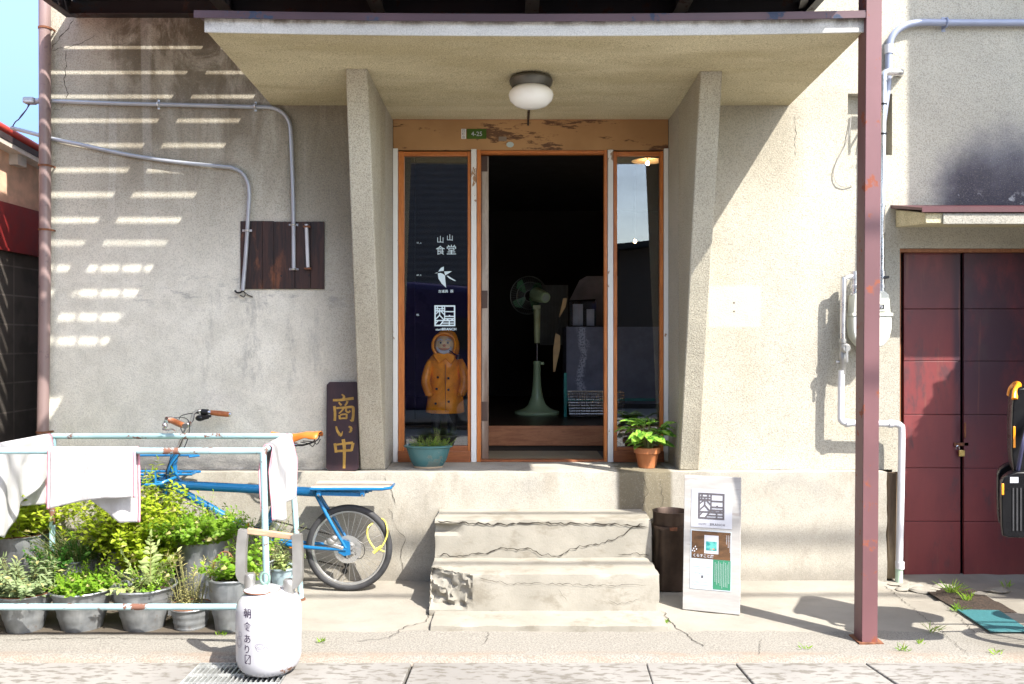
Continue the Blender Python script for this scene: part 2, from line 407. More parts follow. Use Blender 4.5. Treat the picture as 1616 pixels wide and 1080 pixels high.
L_dark = leafm('leaf_deep', (.035,.12,.02), (.08,.22,.03))
L_sage = leafm('leaf_sage', (.15,.21,.09), (.27,.33,.16), .3)
L_pale = leafm('leaf_pale_silver', (.27,.36,.11), (.44,.52,.22), .35)
L_dry = leafm('leaf_dry', (.30,.27,.10), (.46,.42,.18), .3)
M_stem = simple('plant_stem', (.20,.20,.07), .8)
M_soil = simple('soil', (.035,.022,.014), .95, var=.5, scale=60, bump=1, bscale=90, bd=.01)

# ------------------------------------------------------------------ text
def text_mb(mb, body, o, r, u, size=1, width=None, height=None, fat=0, sp=1, depth=.0008, center=True, res=2):
    cu = bpy.data.curves.new('txt', 'FONT'); cu.body = body; cu.resolution_u = res; cu.offset = fat; cu.extrude = 0; cu.space_character = sp
    ob = bpy.data.objects.new('txt', cu); C.objects.link(ob); bpy.context.view_layer.update()
    me = bpy.data.meshes.new_from_object(ob)
    xs = [v.co.x for v in me.vertices]; ys = [v.co.y for v in me.vertices]
    if xs:
        x0, x1, y0, y1 = min(xs), max(xs), min(ys), max(ys)
        sx = sy = size
        if width: sx = width/(x1-x0)
        if height: sy = height/(y1-y0)
        if width and not height: sy = sx
        if height and not width: sx = sy
        r = Vector(r).normalized(); u = Vector(u).normalized(); n = r.cross(u); o = Vector(o)
        cx, cy = ((x0+x1)/2, (y0+y1)/2) if center else (x0, y0)
        vs = [o+r*((v.co.x-cx)*sx)+u*((v.co.y-cy)*sy)+n*depth for v in me.vertices]
        mb.add(vs, [list(p.vertices) for p in me.polygons])
    bpy.data.objects.remove(ob); bpy.data.curves.remove(cu); bpy.data.meshes.remove(me)
    return mb
def flat_poly(mb, pts, o, r, u, d=.0008):
    r = Vector(r).normalized(); u = Vector(u).normalized(); n = r.cross(u); o = Vector(o)
    mb.add([o+r*p[0]+u*p[1]+n*d for p in pts], [list(range(len(pts)))])
def seg(mb, a, b, w_, o, r, u, d=.0008):
    a = Vector((a[0], a[1])); b = Vector((b[0], b[1])); t = (b-a)
    if t.length < 1e-9: return
    t.normalize(); n = Vector((-t.y, t.x))*w_/2
    flat_poly(mb, [a-n, b-n, b+n, a+n], o, r, u, d)
def logo(mb, o, r, u, s, d=.0008):
    # square emblem of bars and diagonals; o = its lower-left corner
    k = 0
    def sg(a, b, w_=.062):
        nonlocal k; k += 1
        seg(mb, (a[0]*s, a[1]*s), (b[0]*s, b[1]*s), w_*s, o, r, u, d+k*.00004)
    for a, b in (((0,.97),(1,.97)),((0,.03),(1,.03)),((.03,0),(.03,1)),((.97,0),(.97,1))): sg(a, b, .07)
    sg((.49,.27),(.49,.98),.055); sg((0,.84),(.5,.84),.05); sg((0,.735),(.5,.735),.07)
    for q in (.14,.37): sg((q,.84),(q,.97),.06)
    for q in (.13,.25,.37): sg((q,.73),(q,.85),.05)
    sg((.25,.74),(.25,.5),.055); sg((.22,.72),(.02,.55),.05); sg((.31,.72),(.48,.55),.05); sg((.25,.53),(.02,.30),.055); sg((.25,.53),(.47,.28),.055)
    sg((0,.27),(.5,.27),.055); sg((.18,.27),(.03,.10),.055); sg((.45,.28),(.26,.03),.055)
    sg((.5,.70),(1,.70),.055); sg((.5,.47),(1,.47),.055); sg((.69,.51),(.76,.51),.05); sg((.45,.355),(1,.355),.06); sg((.45,.265),(1,.265),.06)
    sg((.63,.25),(.63,.37),.09); sg((.85,.25),(.85,.37),.08); sg((.34,.145),(1,.145),.05); sg((.715,.02),(.715,.27),.055)

# ================================================================== SETTING
def pav():
    m = NM('pavement_concrete'); x, y, z = m.xyz()
    a = m.noise(1.6, detail=7, rough=.65); b = m.noise(60, detail=3, rough=.7); d = m.noise(5, (1,1.5,1), 6, .7)
    c = m.mix(m.ramp(a, .3, .7), (.25,.23,.195), (.31,.288,.245)); c = m.mix(m.mul(m.ramp(d, .52, .72), .4), c, (.20,.18,.15))
    # coarser grey strip beside the gutter
    yy = m.op('ADD', y, m.mul(m.op('SUBTRACT', d, .5), .14)); ymask = m.ramp(yy, -1.03, -1.055)
    sp = m.noise(110, detail=2, rough=.8)
    g = m.mix(m.ramp(sp, .4, .62), (.27,.255,.225), (.16,.15,.13)); c = m.mix(m.mul(ymask, .9), c, g)
    br = m.mul(m.ramp(y, -1.30, -1.37), m.ramp(m.noise(4, (1,3,1), 5, .7), .4, .62)); c = m.mix(m.mul(br, .38), c, (.25,.165,.11))
    # darker ground under the pots
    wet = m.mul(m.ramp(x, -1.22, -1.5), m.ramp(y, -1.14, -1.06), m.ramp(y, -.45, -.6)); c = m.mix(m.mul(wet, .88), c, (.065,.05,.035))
    c = m.mix(m.mul(m.ramp(x, 1.9, 2.5), m.ramp(m.noise(2, detail=5), .35, .6), .5), c, (.15,.135,.11))
    m.bump(b, .5, .004); m.bump(d, .3, .01); m.bump(sp, .35, .004)
    return m.fin(c, .92, spec=.2)
M_pav = pav()
def gut():
    m = NM('gutter_slab_concrete'); a = m.noise(20, (.7,1.8,1), 5, .6); b = m.noise(120, detail=2); l = m.noise(1.5)
    c = m.mix(m.ramp(l, .3, .7), (.20,.19,.175), (.255,.245,.226)); c = m.mix(m.mul(m.ramp(a, .50, .60), .75), c, (.12,.108,.09))
    m.bump(a, .4, .004); m.bump(b, .3, .002); return m.fin(c, .9, spec=.2)
M_gut = gut()
M_asph = simple('pale_road_concrete', (.27,.26,.24), .9, var=.3, scale=30, bump=.6, bscale=200)
g = MB(); g.box(-150, 150, -150, 150, -.4, -.30); obj('ground', g, simple('earth', (.10,.09,.07), .95), kind='structure')
g = MB(); g.box(-14, 14, -13.5, -1.985, -.3, -.03); obj('road', g, M_asph, kind='structure')
# pavement: a gently uneven slab sheet
def sheet(mb, x0, x1, y0, y1, nx, ny, zf):
    b = len(mb.v)
    for j in range(ny+1):
        for i in range(nx+1):
            X = x0+(x1-x0)*i/nx; Y = y0+(y1-y0)*j/ny; mb.v.append(Vector((X, Y, zf(X, Y))))
    for j in range(ny):
        for i in range(nx):
            q = b+j*(nx+1)+i; mb.f.append([q, q+1, q+nx+2, q+nx+1]); mb.m.append(0)
g = MB()
def pz(X, Y):
    z = .004*mnoise.noise(Vector((X*1.7, Y*2.3, 0)))+.0025*mnoise.noise(Vector((X*9, Y*9, 3)))
    if Y < -1.38: z -= .028*((-1.38-Y)/.07)**1.5
    if X > 2.3 and Y > -.5: z += .012*mnoise.noise(Vector((X*5, Y*7, 9)))-.01
    return z
sheet(g, -4, 4.5, -1.45, 0.1, 240, 60, pz); g.box(-4, 4.5, -1.448, .1, -.3, -.032)
obj('pavement', g, M_pav, kind='structure')
g = MB(); g.box(-14, -4.003, -1.45, .1, -.3, 0); g.box(4.503, 14, -1.45, .1, -.3, 0); obj('pavement', g, M_pav, kind='structure')
g = MB()
xs = [-4.6, -3.3, -1.975, -1.45]
def slab(x0, x1, x0b=None, x1b=None):
    x0b = x0 if x0b is None else x0b; x1b = x1 if x1b is None else x1b
    vs = [(x0b,-1.98,-.12),(x1b,-1.98,-.12),(x1,-1.46,-.12),(x0,-1.46,-.12),(x0b,-1.98,-.006),(x1b,-1.98,-.006),(x1,-1.46,-.006),(x0,-1.46,-.006)]
    g.add(vs, [(0,3,2,1),(4,5,6,7),(0,1,5,4),(1,2,6,5),(2,3,7,6),(3,0,4,7)])
slab(-4.6, -3.305); slab(-3.3, -1.448); slab(-1.012, -.468, -1.012, -.49); slab(-.456, .62, -.472, .60); slab(.6225, 1.030, .6025, 1.06); slab(1.036, 1.63, 1.073, 1.70); slab(1.637, 2.6, 1.722, 2.62); slab(2.607, 3.9); slab(3.91, 5)
obj('gutter', g, M_gut, kind='structure', bevel=.006)
g = MB(); g.box(-5, 5, -1.985, -1.455, -.3, -.25); obj('gutter', g, simple('gutter_bottom', (.03,.025,.02), .9), kind='structure')

# cracks as thin jagged ribbons sunk against a face
M_crack = simple('crack_shadow_gap', (.03,.024,.018), .95, bump=0)
def crack(mb, pts, w_, nrm, seed=0, amp=.006, step=.018):
    rnd = random.Random(seed); nrm = Vector(nrm); out = []
    pts = [Vector(p) for p in pts]
    for a, b in zip(pts, pts[1:]):
        L = (b-a).length; k = max(1, int(L/step)); d = (b-a).normalized(); sd = d.cross(nrm)
        for i in range(k): out.append(a+(b-a)*(i/k)+sd*rnd.uniform(-amp, amp))
    out.append(pts[-1]); base = len(mb.v); N = len(out)
    for i, p in enumerate(out):
        t = (out[min(i+1, N-1)]-out[max(i-1, 0)]).normalized(); sd = t.cross(nrm); ww = w_*rnd.uniform(.2, .8)*(1 if 0 < i < N-1 else .1)
        mb.v += [p-sd*ww/2+nrm*.0012, p+sd*ww/2+nrm*.0012]
    for i in range(N-1): mb.f.append([base+2*i, base+2*i+1, base+2*i+3, base+2*i+2]); mb.m.append(0)

# ================================================================== SHOP BUILDING
shop = thing('shop_building', 'weathered roughcast shopfront with a concrete canopy on two tapering fins', 'building')
XL = -2.935; HX0, HX1, HZ0, HZ1 = PX(1338), PX(1408), PZ(245), PZ(148)
DX0 = PX(1420); DZ1 = PZ(392); LZ = .675; TOP = 6.6; T1 = 3.655; RX0, RX1 = -.80, 1.051
W = MB()
W.box(XL, RX0, 0, .35, LZ, T1)
W.box(RX0, RX1, 0, .50, 2.982, T1)
W.box(RX1, HX0, 0, .35, LZ, T1); W.box(HX0, HX1, 0, .35, LZ, HZ0); W.box(HX0, HX1, 0, .35, HZ1, T1); W.box(HX1, DX0, 0, .35, .66, T1)
W.box(DX0, 3.4, 0, .35, DZ1, T1); W.box(3.4, 7, 0, .35, DZ1, TOP); W.box(3.4, 3.6, .35, 8.7, T1, TOP)
W.box(XL, XL+.3, .35, 9, -.1, T1); W.box(XL+.3, 3.6, 8.7, 9, -.1, T1); W.box(3.6, 7, 8.7, 9, -.1, TOP); W.box(6.7, 7, .35, 8.7, -.1, TOP); W.box(4.6, 6.7, 0, .35, -.1, DZ1)
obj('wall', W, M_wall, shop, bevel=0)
W = MB(); W.box(XL, 3.399, .0, 9, T1+.001, T1+.05); obj('roof', W, simple('roof_slab', (.2,.19,.18), .9), shop)
W = MB(); W.box(3.3, 7.1, -.1, 9, TOP+.001, TOP+.2); obj('roof', W, simple('roof_slab', (.2,.19,.18), .9), shop)
# plinth with sill
def rough_box(x0, x1, y0, y1, z0, z1, st=.03, amp=.004, chip=.012, seed=0, fz=None, skipback=True):
    mb = MB(); nx = max(1, int((x1-x0)/st)); ny = max(1, int((y1-y0)/st)); nz = max(1, int((z1-z0)/st))
    idx = {}
    def vid(i, j, k):
        key = (i, j, k)
        if key not in idx:
            x = x0+(x1-x0)*i/nx; y = y0+(y1-y0)*j/ny; z = z0+(z1-z0)*k/nz
            q = Vector((x, y, z)); d = Vector((mnoise.noise(q*7+Vector((seed,0,0))), mnoise.noise(q*7+Vector((0,seed,9))), mnoise.noise(q*7+Vector((5,0,seed)))))*amp
            e = (i in (0, nx))+(j == 0)+(k in (0, nz))
            if e >= 2 and chip:
                cc = max(0, mnoise.noise(q*9+Vector((seed,3,1)))+.15)*chip
                if i == 0: d.x += cc
                if i == nx: d.x -= cc
                if j == 0: d.y += cc
                if k == nz: d.z -= cc
            if j == ny: d.y = 0
            q = q+d
            if fz: q = fz(q)
            idx[key] = len(mb.v); mb.v.append(q)
        return idx[key]
    def quad(a, b, c, d): mb.f.append([a, b, c, d]); mb.m.append(0)
    for i in range(nx):
        for k in range(nz):
            quad(vid(i,0,k), vid(i+1,0,k), vid(i+1,0,k+1), vid(i,0,k+1))
            if not skipback: quad(vid(i,ny,k), vid(i,ny,k+1), vid(i+1,ny,k+1), vid(i+1,ny,k))
        for j in range(ny): quad(vid(i,j,nz), vid(i+1,j,nz), vid(i+1,j+1,nz), vid(i,j+1,nz))
    for j in range(ny):
        for k in range(nz):
            quad(vid(0,j,k), vid(0,j,k+1), vid(0,j+1,k+1), vid(0,j+1,k)); quad(vid(nx,j,k), vid(nx,j+1,k), vid(nx,j+1,k+1), vid(nx,j,k+1))
    return mb
obj('plinth', rough_box(XL, 2.325, -.1, .44, -.02, LZ-.001, .03, .003, .008, 1), M_pl, shop)
# canopy: slab with a slight sag at its front
def sag(q):
    t = (q.x+1.517)/(3.267); f = max(0, min(1, -q.y/1.18)); return q-Vector((0,0,.018*f*4*t*(1-t) if 0 < t < 1 else 0))
cy0 = -1.18; mb = MB(); n = 40
def slabbox(mb, x0, x1, y0, y1, z0, z1, tz0=None):
    b = len(mb.v)
    for i in range(n+1):
        x = x0+(x1-x0)*i/n
        for (y, z) in ((y0, z0), (y0, z1), (y1, z1), (y1, z0 if tz0 is None else tz0)): mb.v.append(sag(Vector((x, y, z))))
    for i in range(n):
        for k in range(4):
            l = (k+1) % 4; mb.f.append([b+4*i+k, b+4*i+l, b+4*i+4+l, b+4*i+4+k]); mb.m.append(mb.cm)
    mb.f += [[b, b+1, b+2, b+3], [b+4*n+3, b+4*n+2, b+4*n+1, b+4*n]]; mb.m += [mb.cm]*2
slabbox(mb, -1.517, 1.75, cy0, 0, 3.02, 3.09, 2.972)
can = obj('canopy', mb, M_sof, shop, bevel=.004)
mb = MB(); mb.box(RX0, RX1, -.0, .42, 2.972, 2.9815); obj('recess_soffit', mb, M_sof, shop)
mb = MB(); slabbox(mb, -1.522, 1.755, cy0-.012, cy0-.0005, 3.012, 3.088); obj('fascia', mb, M_fas, can, bevel=.003)
mb = MB(); slabbox(mb, -1.565, 1.79, cy0-.035, -.002, 3.103, 3.112, 3.135); slabbox(mb, -1.565, 1.79, cy0-.037, cy0-.030, 3.075, 3.103)
obj('flashing', mb, M_flash, can)
# fins
mb = MB(); mb.prism([(-.02,LZ-.002),(-.68,2.995),(-.001,2.974),(-.001,LZ-.002)], 'x', -.955, RX0)
for i in range(len(mb.v)):
    if mb.v[i].x < -.9 and mb.v[i].z > 2: mb.v[i].x = -.922
obj('fin', mb, M_fin, shop, bevel=.008)
mb = MB(); mb.prism([(-.02,LZ-.002),(-.64,2.995),(-.001,2.974),(-.001,LZ-.002)], 'x', RX1, 1.175)
obj('fin', mb, M_fin, shop, bevel=.008)
# timber front at the door plane (Y = .35)
DY = .35
def dx(px): return PX(px, DY)
def dz(py): return PZ(py, DY)
mb = MB(); mb.box(RX0+.002, RX1-.002, DY, DY+.06, dz(237), dz(189)); lin = obj('lintel_board', mb, M_lint, shop, bevel=.002)
mb = MB(); mb.box(RX0+.002, RX1-.002, DY-.012, DY+.05, dz(188.6), 2.971); obj('lintel_trim', mb, M_riser, shop)
for a, b, t in ((620.5, 628, 235), (743.5, 752, 236), (959, 967.5, 237), (1047.5, 1054.5, 235)):
    mb = MB(); mb.box(dx(a), dx(b), DY-.012, DY+.07, LZ, dz(t)); obj('white_jamb', mb, M_white, shop, bevel=.002)
def window(x0, x1, gx0, gx1, gt, gb, zt):
    f = MB(); f.cm = 0
    f.box(dx(x0), dx(gx0), DY, DY+.05, LZ, dz(zt)); f.box(dx(gx1), dx(x1), DY, DY+.05, LZ, dz(zt))
    f.cm = 1; f.box(dx(gx0)+.0005, dx(gx1)-.0005, DY+.002, DY+.048, dz(gt), dz(zt)-.001)
    f.cm = 2; f.box(dx(gx0)+.0005, dx(gx1)-.0005, DY+.002, DY+.048, LZ+.03, dz(gb)); f.box(dx(x0)-.0, dx(x1), DY-.02, DY-.001, LZ, LZ+.075)
    fo = obj('window', f, [M_or, M_orx, M_orb], shop, bevel=.003)
    p = MB(); p.box(dx(gx0)-.002, dx(gx1)+.002, DY+.024, DY+.028, dz(gb)-.01, dz(gt)+.01)
    po = obj('pane', p, M_glass, fo); return fo, po
w1, p1 = window(628.5, 743, 637.5, 738, 246, 704, 239)
w2, p2 = window(968, 1047, 974, 1041.5, 246, 706, 239)
mb = MB(); mb.cm = 0
mb.box(dx(752.5), dx(759), DY, DY+.06, LZ, dz(236.5)); mb.box(dx(953.5), dx(958.5), DY, DY+.06, LZ, dz(236.5)); mb.cm = 1
mb.box(dx(759)+.0005, dx(953.5)-.0005, DY+.002, DY+.058, dz(242.5), dz(237.5)); mb.cm = 2; mb.box(dx(759)+.0005, dx(953.5)-.0005, DY-.004, DY+.06, LZ, LZ+.014)
obj('door_frame', mb, [M_or, M_orx, M_orb], shop, bevel=.002)
# old sliding door edge parked at the left of the opening
mb = MB(); mb.box(dx(759)+.002, dx(770.5), DY+.065, DY+.10, LZ+.005, dz(243.5)); 
M_old = wood('old_door_wood', (.30,.26,.22), (.42,.37,.31), 'z', .8, 7, (.12,.06,.03))
sd = obj('sliding_door', mb, M_old, shop, bevel=.002)
for z0, z1 in ((LZ+.27, LZ+.40), (dz(486), dz(458)), (dz(268), dz(244))):
    mb = MB(); mb.box(dx(758.5)+.002, dx(769), DY+.060, DY+.0645, z0, z1); obj('iron_plate', mb, simple('iron_plate', (.07,.045,.035), .7), sd)
# cracks in the wall, plinth
def cw(seed, w_, *pp, amp=.006):
    mb = MB(); crack(mb, [P(a, b, 0) for a, b in pp], w_, (0,-1,0), seed, amp); obj('crack', mb, M_crack, shop)
cw(1, .008, (116,32), (108,45), (92,62), (84,72), (82,79)); cw(2, .005, (82,79), (98,77), (130,68), (145,60), (153,52))
cw(3, .006, (104,77), (104,100), (102,130), (107,148), (103,163), (97,173)); cw(4, .004, (97,173), (82,172))
cw(5, .004, (1255,180), (1256,205), (1254,248)); cw(6, .006, (563,740), (600,741)); cw(8, .007, (1128,300), (1135,305))
def cp(seed, w_, *pp, amp=.006):
    mb = MB(); crack(mb, [P(a, b, -.1045) for a, b in pp], w_, (0,-1,0), seed, amp); obj('crack', mb, M_crack, shop)
cp(1, .005, (607,750), (612,765), (620,778), (623,800)); cp(2, .004, (614,800), (626,835), (640,850), (632,880), (636,905)); cp(3, .004, (1014,750), (1022,775), (1012,800)); cp(9, .003, (1040,752), (1047,790), (1040,820))
# interior shell
IN = MB()
IN.box(XL+.301, 4.59, .36, .362, LZ, 3.6)   # placeholder thin lining is replaced below
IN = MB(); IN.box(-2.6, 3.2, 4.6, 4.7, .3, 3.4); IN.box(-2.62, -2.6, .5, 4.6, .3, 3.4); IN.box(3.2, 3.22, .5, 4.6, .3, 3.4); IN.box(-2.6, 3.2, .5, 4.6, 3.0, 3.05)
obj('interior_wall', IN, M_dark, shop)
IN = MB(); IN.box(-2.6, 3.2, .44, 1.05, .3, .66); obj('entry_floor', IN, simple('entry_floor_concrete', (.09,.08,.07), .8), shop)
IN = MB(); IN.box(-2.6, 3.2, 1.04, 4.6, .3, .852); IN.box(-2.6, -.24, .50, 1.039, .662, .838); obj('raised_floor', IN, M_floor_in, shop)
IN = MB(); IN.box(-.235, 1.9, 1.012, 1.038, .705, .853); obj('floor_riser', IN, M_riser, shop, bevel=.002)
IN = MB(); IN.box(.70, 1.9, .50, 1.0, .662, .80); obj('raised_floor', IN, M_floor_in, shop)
# gas / shutter bits: right door
DYR = .10
def rdoor():
    m = NM('red_steel_door'); x, y, z = m.xyz(); a = m.noise(3, (1.5,1,.5), 6, .65); b = m.noise(20, detail=4)
    c = m.mix(m.ramp(a, .35, .65), (.145,.026,.029), (.19,.034,.034)); k = m.noise(2.3, (1.5,1,.7), 6, .7, (4,0,1))
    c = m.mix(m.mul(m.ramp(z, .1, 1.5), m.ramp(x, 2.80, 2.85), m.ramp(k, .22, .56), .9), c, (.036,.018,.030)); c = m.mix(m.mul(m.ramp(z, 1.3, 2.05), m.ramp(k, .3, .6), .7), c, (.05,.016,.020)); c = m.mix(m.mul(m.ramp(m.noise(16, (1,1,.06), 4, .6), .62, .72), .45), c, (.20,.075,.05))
    c = m.mix(m.mul(m.ramp(m.noise(6, (1,1,.4), 6, .7, (1,0,2)), .55, .68), .7), c, (.06,.03,.035)); m.bump(b, .2, .003)
    return m.fin(c, .5)
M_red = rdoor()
def rpx(p): return PX(p, DYR)
def rpz(p): return PZ(p, DYR)
mb = MB(); mb.box(DX0, 4.6, .12, .16, -.1, DZ1-.02); obj('door_backing', mb, M_black, shop)
mb = MB(); mb.box(DX0+.001, 4.6, .02, .34, DZ1-.022, DZ1-.001); mb.box(DX0, DX0+.02, .03, .11, .02, DZ1-.023); obj('door_frame', mb, wood('dark_orange_wood', (.22,.08,.03), (.32,.13,.05), 'z'), shop)
rows = [395, 488, 570, 654, 738, 822, 915]
for (a, b, gx) in ((1424, 1513, 0), (1517, 1650, .012), (1652, 1790, 0)):
    mb = MB()
    for r0, r1 in zip(rows, rows[1:]):
        mb.box(rpx(a), rpx(b), DYR-gx-.022, DYR-gx-.004, rpz(r1)+.0015, rpz(r0)-.0015)
    mb.box(rpx(a)+.002, rpx(b)-.002, DYR-gx-.0035, DYR-gx+.005, rpz(rows[-1]), rpz(rows[0]))
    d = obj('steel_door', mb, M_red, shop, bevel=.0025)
    if a == 1517:
        h = MB(); h.tube([P(1523,668,.06), P(1523,668,.03), P(1523,690,.03), P(1523,690,.06)], .006, 8); obj('handle', h, M_rust, d)
pad = thing('padlock', 'small brass padlock and hasp closing the dark red steel doors', 'padlock', tuple(P(1511, 712, .06)))
mb = MB(); mb.box(rpx(1507), rpx(1516), .045, .062, rpz(719), rpz(709)); obj('lock_body', mb, simple('brass', (.45,.33,.12), .35, .8), pad, bevel=.003)
mb = MB(); c0 = P(1511.5, 708, .054); mb.tube([c0+Vector((-.011,0,-.006)), c0+Vector((-.010,0,.010)), c0+Vector((0,0,.018)), c0+Vector((.010,0,.010)), c0+Vector((.011,0,-.006))], .003, 8, 4); obj('shackle', mb, M_chrome, pad)
mb = MB(); mb.box(rpx(1502), rpx(1524), .066, .0745, rpz(703), rpz(698)); obj('hasp', mb, M_rust, pad)
# side canopy over the red doors
mb = MB(); cx0 = 2.42; mb.prism([(-.40,PZ(353,-.40)),(-.40,PZ(336,-.40)),(-.001,PZ(331,0)),(-.001,PZ(359,0))], 'x', cx0, 6.2)
sc_ = obj('side_canopy', mb, M_sof, shop, bevel=.005)
mb = MB(); mb.box(cx0-.002+.10, 6.2, -.412, -.4005, PZ(354,-.41), PZ(337,-.41)); obj('fascia', mb, plaster('side_fascia_paint', (.38,.36,.31), 'fin'), sc_, bevel=.003)
mb = MB(); mb.prism([(-.418,PZ(331,-.44)),(-.418,PZ(327,-.44)),(-.001,PZ(324,0)),(-.001,PZ(329,0))], 'x', cx0-.03, 6.25); mb.box(cx0-.03, 6.25, -.424, -.4185, PZ(335,-.42), PZ(326.5,-.42)); obj('flashing', mb, steel('maroon_flashing', (.085,.024,.028), (.10,.05,.04), .6), sc_)
# hole in the wall: dark lining
mb = MB(); mb.box(HX0-.02, HX1+.02, .352, .36, HZ0-.02, HZ1+.02); obj('vent_opening', mb, M_black, shop)
mb = MB(); mb.box(HX0+.001, HX0+.205, .07, .34, HZ0+.001, HZ1-.001); obj('vent_infill', mb, M_wall, shop)
# weathered post beside the plinth end
mb = MB(); mb.box(2.345, 2.405, -.06, -.002, .0, .66); obj('corner_post', mb, wood('rotten_post', (.30,.22,.13), (.44,.34,.22), 'z', .85, 7, (.06,.035,.02)), shop, bevel=.006)

# added upper floor bay, out of view, placed to shade the upper right wall
bay = thing('shade_bay', 'added upper storey bay outside the picture, placed to shade the upper right wall', 'shade block', (3.95,-1.5,4.6))
mb = MB(); mb.box(3.95, 6.9, -1.5, -.002, 4.6, 6.55); obj('wall', mb, simple('shade_bay_siding', (.35,.33,.3), .8), bay)
mb = MB(); mb.box(4.3, 6.5, -1.52, -1.501, 5.2, 6.2); obj('window', mb, M_glass, bay)

# ================================================================== ENTRANCE STEPS
def stepm():
    m = NM('step_concrete'); x, y, z = m.xyz(); a = m.noise(3, detail=7, rough=.65); sp = m.noise(90, detail=3, rough=.7); ag = m.noise(48, detail=6, rough=.75)
    c = m.mix(m.ramp(a, .3, .7), (.25,.235,.197), (.32,.30,.255)); e = m.noise(5, (1,1,1.6), 6, .7, (3,0,0)); c = m.mix(m.mul(m.ramp(e, .50, .66), .55), c, (.17,.148,.11))
    # broken corner showing the aggregate
    # distance from the corner of the second step
    dxn = m.ramp(m.op('ADD', x, m.mul(m.op('SUBTRACT', ag, .5), .12)), -.235, -.255)
    dzn = m.mul(m.ramp(z, .03, .05), m.ramp(z, .238, .222)); dyn = m.ramp(m.op('ADD', y, m.mul(m.op('SUBTRACT', ag, .5), .2)), -.55, -.6)
    k = m.mul(dxn, dzn, m.op('MAXIMUM', m.ramp(m.op('ADD', m.op('MULTIPLY', x, 1.0), m.mul(z, -1.1)), -.40, -.44), 0), dyn)
    k = m.ramp(m.op('ADD', k, 0), .2, .5)
    k = m.mul(m.ramp(m.noise(1, detail=0), -1, -.5), dxn, dzn, m.ramp(y, -.60, -.63))
    c = m.mix(m.mul(k, .95), c, m.mix(m.ramp(ag, .42, .58), (.035,.028,.020), (.25,.235,.21)))
    # dark hollow under the top tread's left end
    c = m.mix(m.mul(m.ramp(sp, .55, .7), .25), c, (.25,.22,.17)); m.bump(sp, .4, .003); m.bump(a, .3, .01); m.bump(m.mul(ag, k), .6, .006)
    return m.fin(c, .92, spec=.2)
M_step = stepm()
steps = thing('entrance_steps', 'cracked concrete steps with a broken lower left corner below the doorway', 'steps', (.18,-.5,0))
def brk1(q):
    # hollow eaten out under the nosing at the left end
    if q.y < -.39 and q.x < -.28 and .355 < q.z < .412:
        t = min(1, (-.28-q.x)/.12); q = q+Vector((0, .05*t, 0))
    return q
obj('step', rough_box(-.45, .812, -.43, -.095, -.01, .445, .018, .0035, .012, 4, brk1), M_step, steps)
def brk2(q):
    d = Vector((q.x+.45, q.y+.80)).length+.07*mnoise.noise(Vector((q.x*14, q.y*14, q.z*14)))
    if q.z > .04:
        cut = max(0, 1-(q.x+.45)/.235)
        if cut > 0 and q.y < -.5:
            depth = (.235-(q.x+.45))*.75*(.75+.5*(.23-q.z)/.23*-1+.25)+.03*mnoise.noise(q*18)+.02*mnoise.noise(q*45)
            lim = -.80+max(0, depth)
            if q.y < lim: q = Vector((q.x+.012*mnoise.noise(q*40+Vector((3,0,0))), lim+.012*mnoise.noise(q*50), q.z-.012*abs(mnoise.noise(q*33))))
    return q
obj('step', rough_box(-.45, .797, -.80, -.432, -.01, .226, .014, .003, .010, 8, brk2), M_step, steps)
obj('footing', rough_box(-.42, .80, -1.05, -.80, -.01, .03, .03, .003, .01, 12), M_step, steps)
def cs(seed, w_, Y, *pp, amp=.006, nrm=(0,-1,0)):
    mb = MB(); crack(mb, [P(a, b, Y) for a, b in pp], w_, nrm, seed, amp); obj('crack', mb, M_crack, steps)
cs(1, .013, -.436, (690,823), (740,826), (790,828), (850,826), (900,826), (960,827), (1000,830), (1022,832))
cs(2, .009, -.436, (690,875), (725,878), (765,872), (790,867), (832,866), (850,874), (880,877), (905,864), (945,858), (975,848), (1000,832), (1015,827), amp=.009)
cs(3, .006, -.436, (975,876), (1005,874), (1025,877)); cs(4, .004, -.436, (1000,832), (1026,834))
cs(5, .004, -.806, (755,911), (800,921), (850,921), (920,923), (1020,924)); cs(6, .003, -.806, (960,945), (975,955), (1010,945)); cs(7, .003, -.806, (880,930), (895,950))
# pavement cracks
mb = MB()
def cg(seed, w_, *pp, amp=.01):
    crack(mb, [(P(a, b, 0).x*0+(a-808)*(CAM_Z*F/(b-540))/F, CAM_Z*F/(b-540)+CAM_Y, .0035) for a, b in pp], w_, (0,0,1), seed, amp)
cg(1, .006, (683,935), (678,960), (672,982), (640,990), (615,1008), (560,1014)); cg(2, .007, (1045,965), (1060,985), (1085,1005), (1110,1022))
cg(3, .005, (1395,925), (1440,960), (1490,1000), (1530,1035)); cg(4, .006, (0,1012), (120,1008), (300,1010), (400,1016)); cg(5, .005, (760,1020), (770,1005), (765,990)); cg(6, .005, (1470,935), (1540,1000)); cg(7, .004, (1200,1010), (1195,1035))
obj('pavement_crack', mb, M_crack, kind='structure')
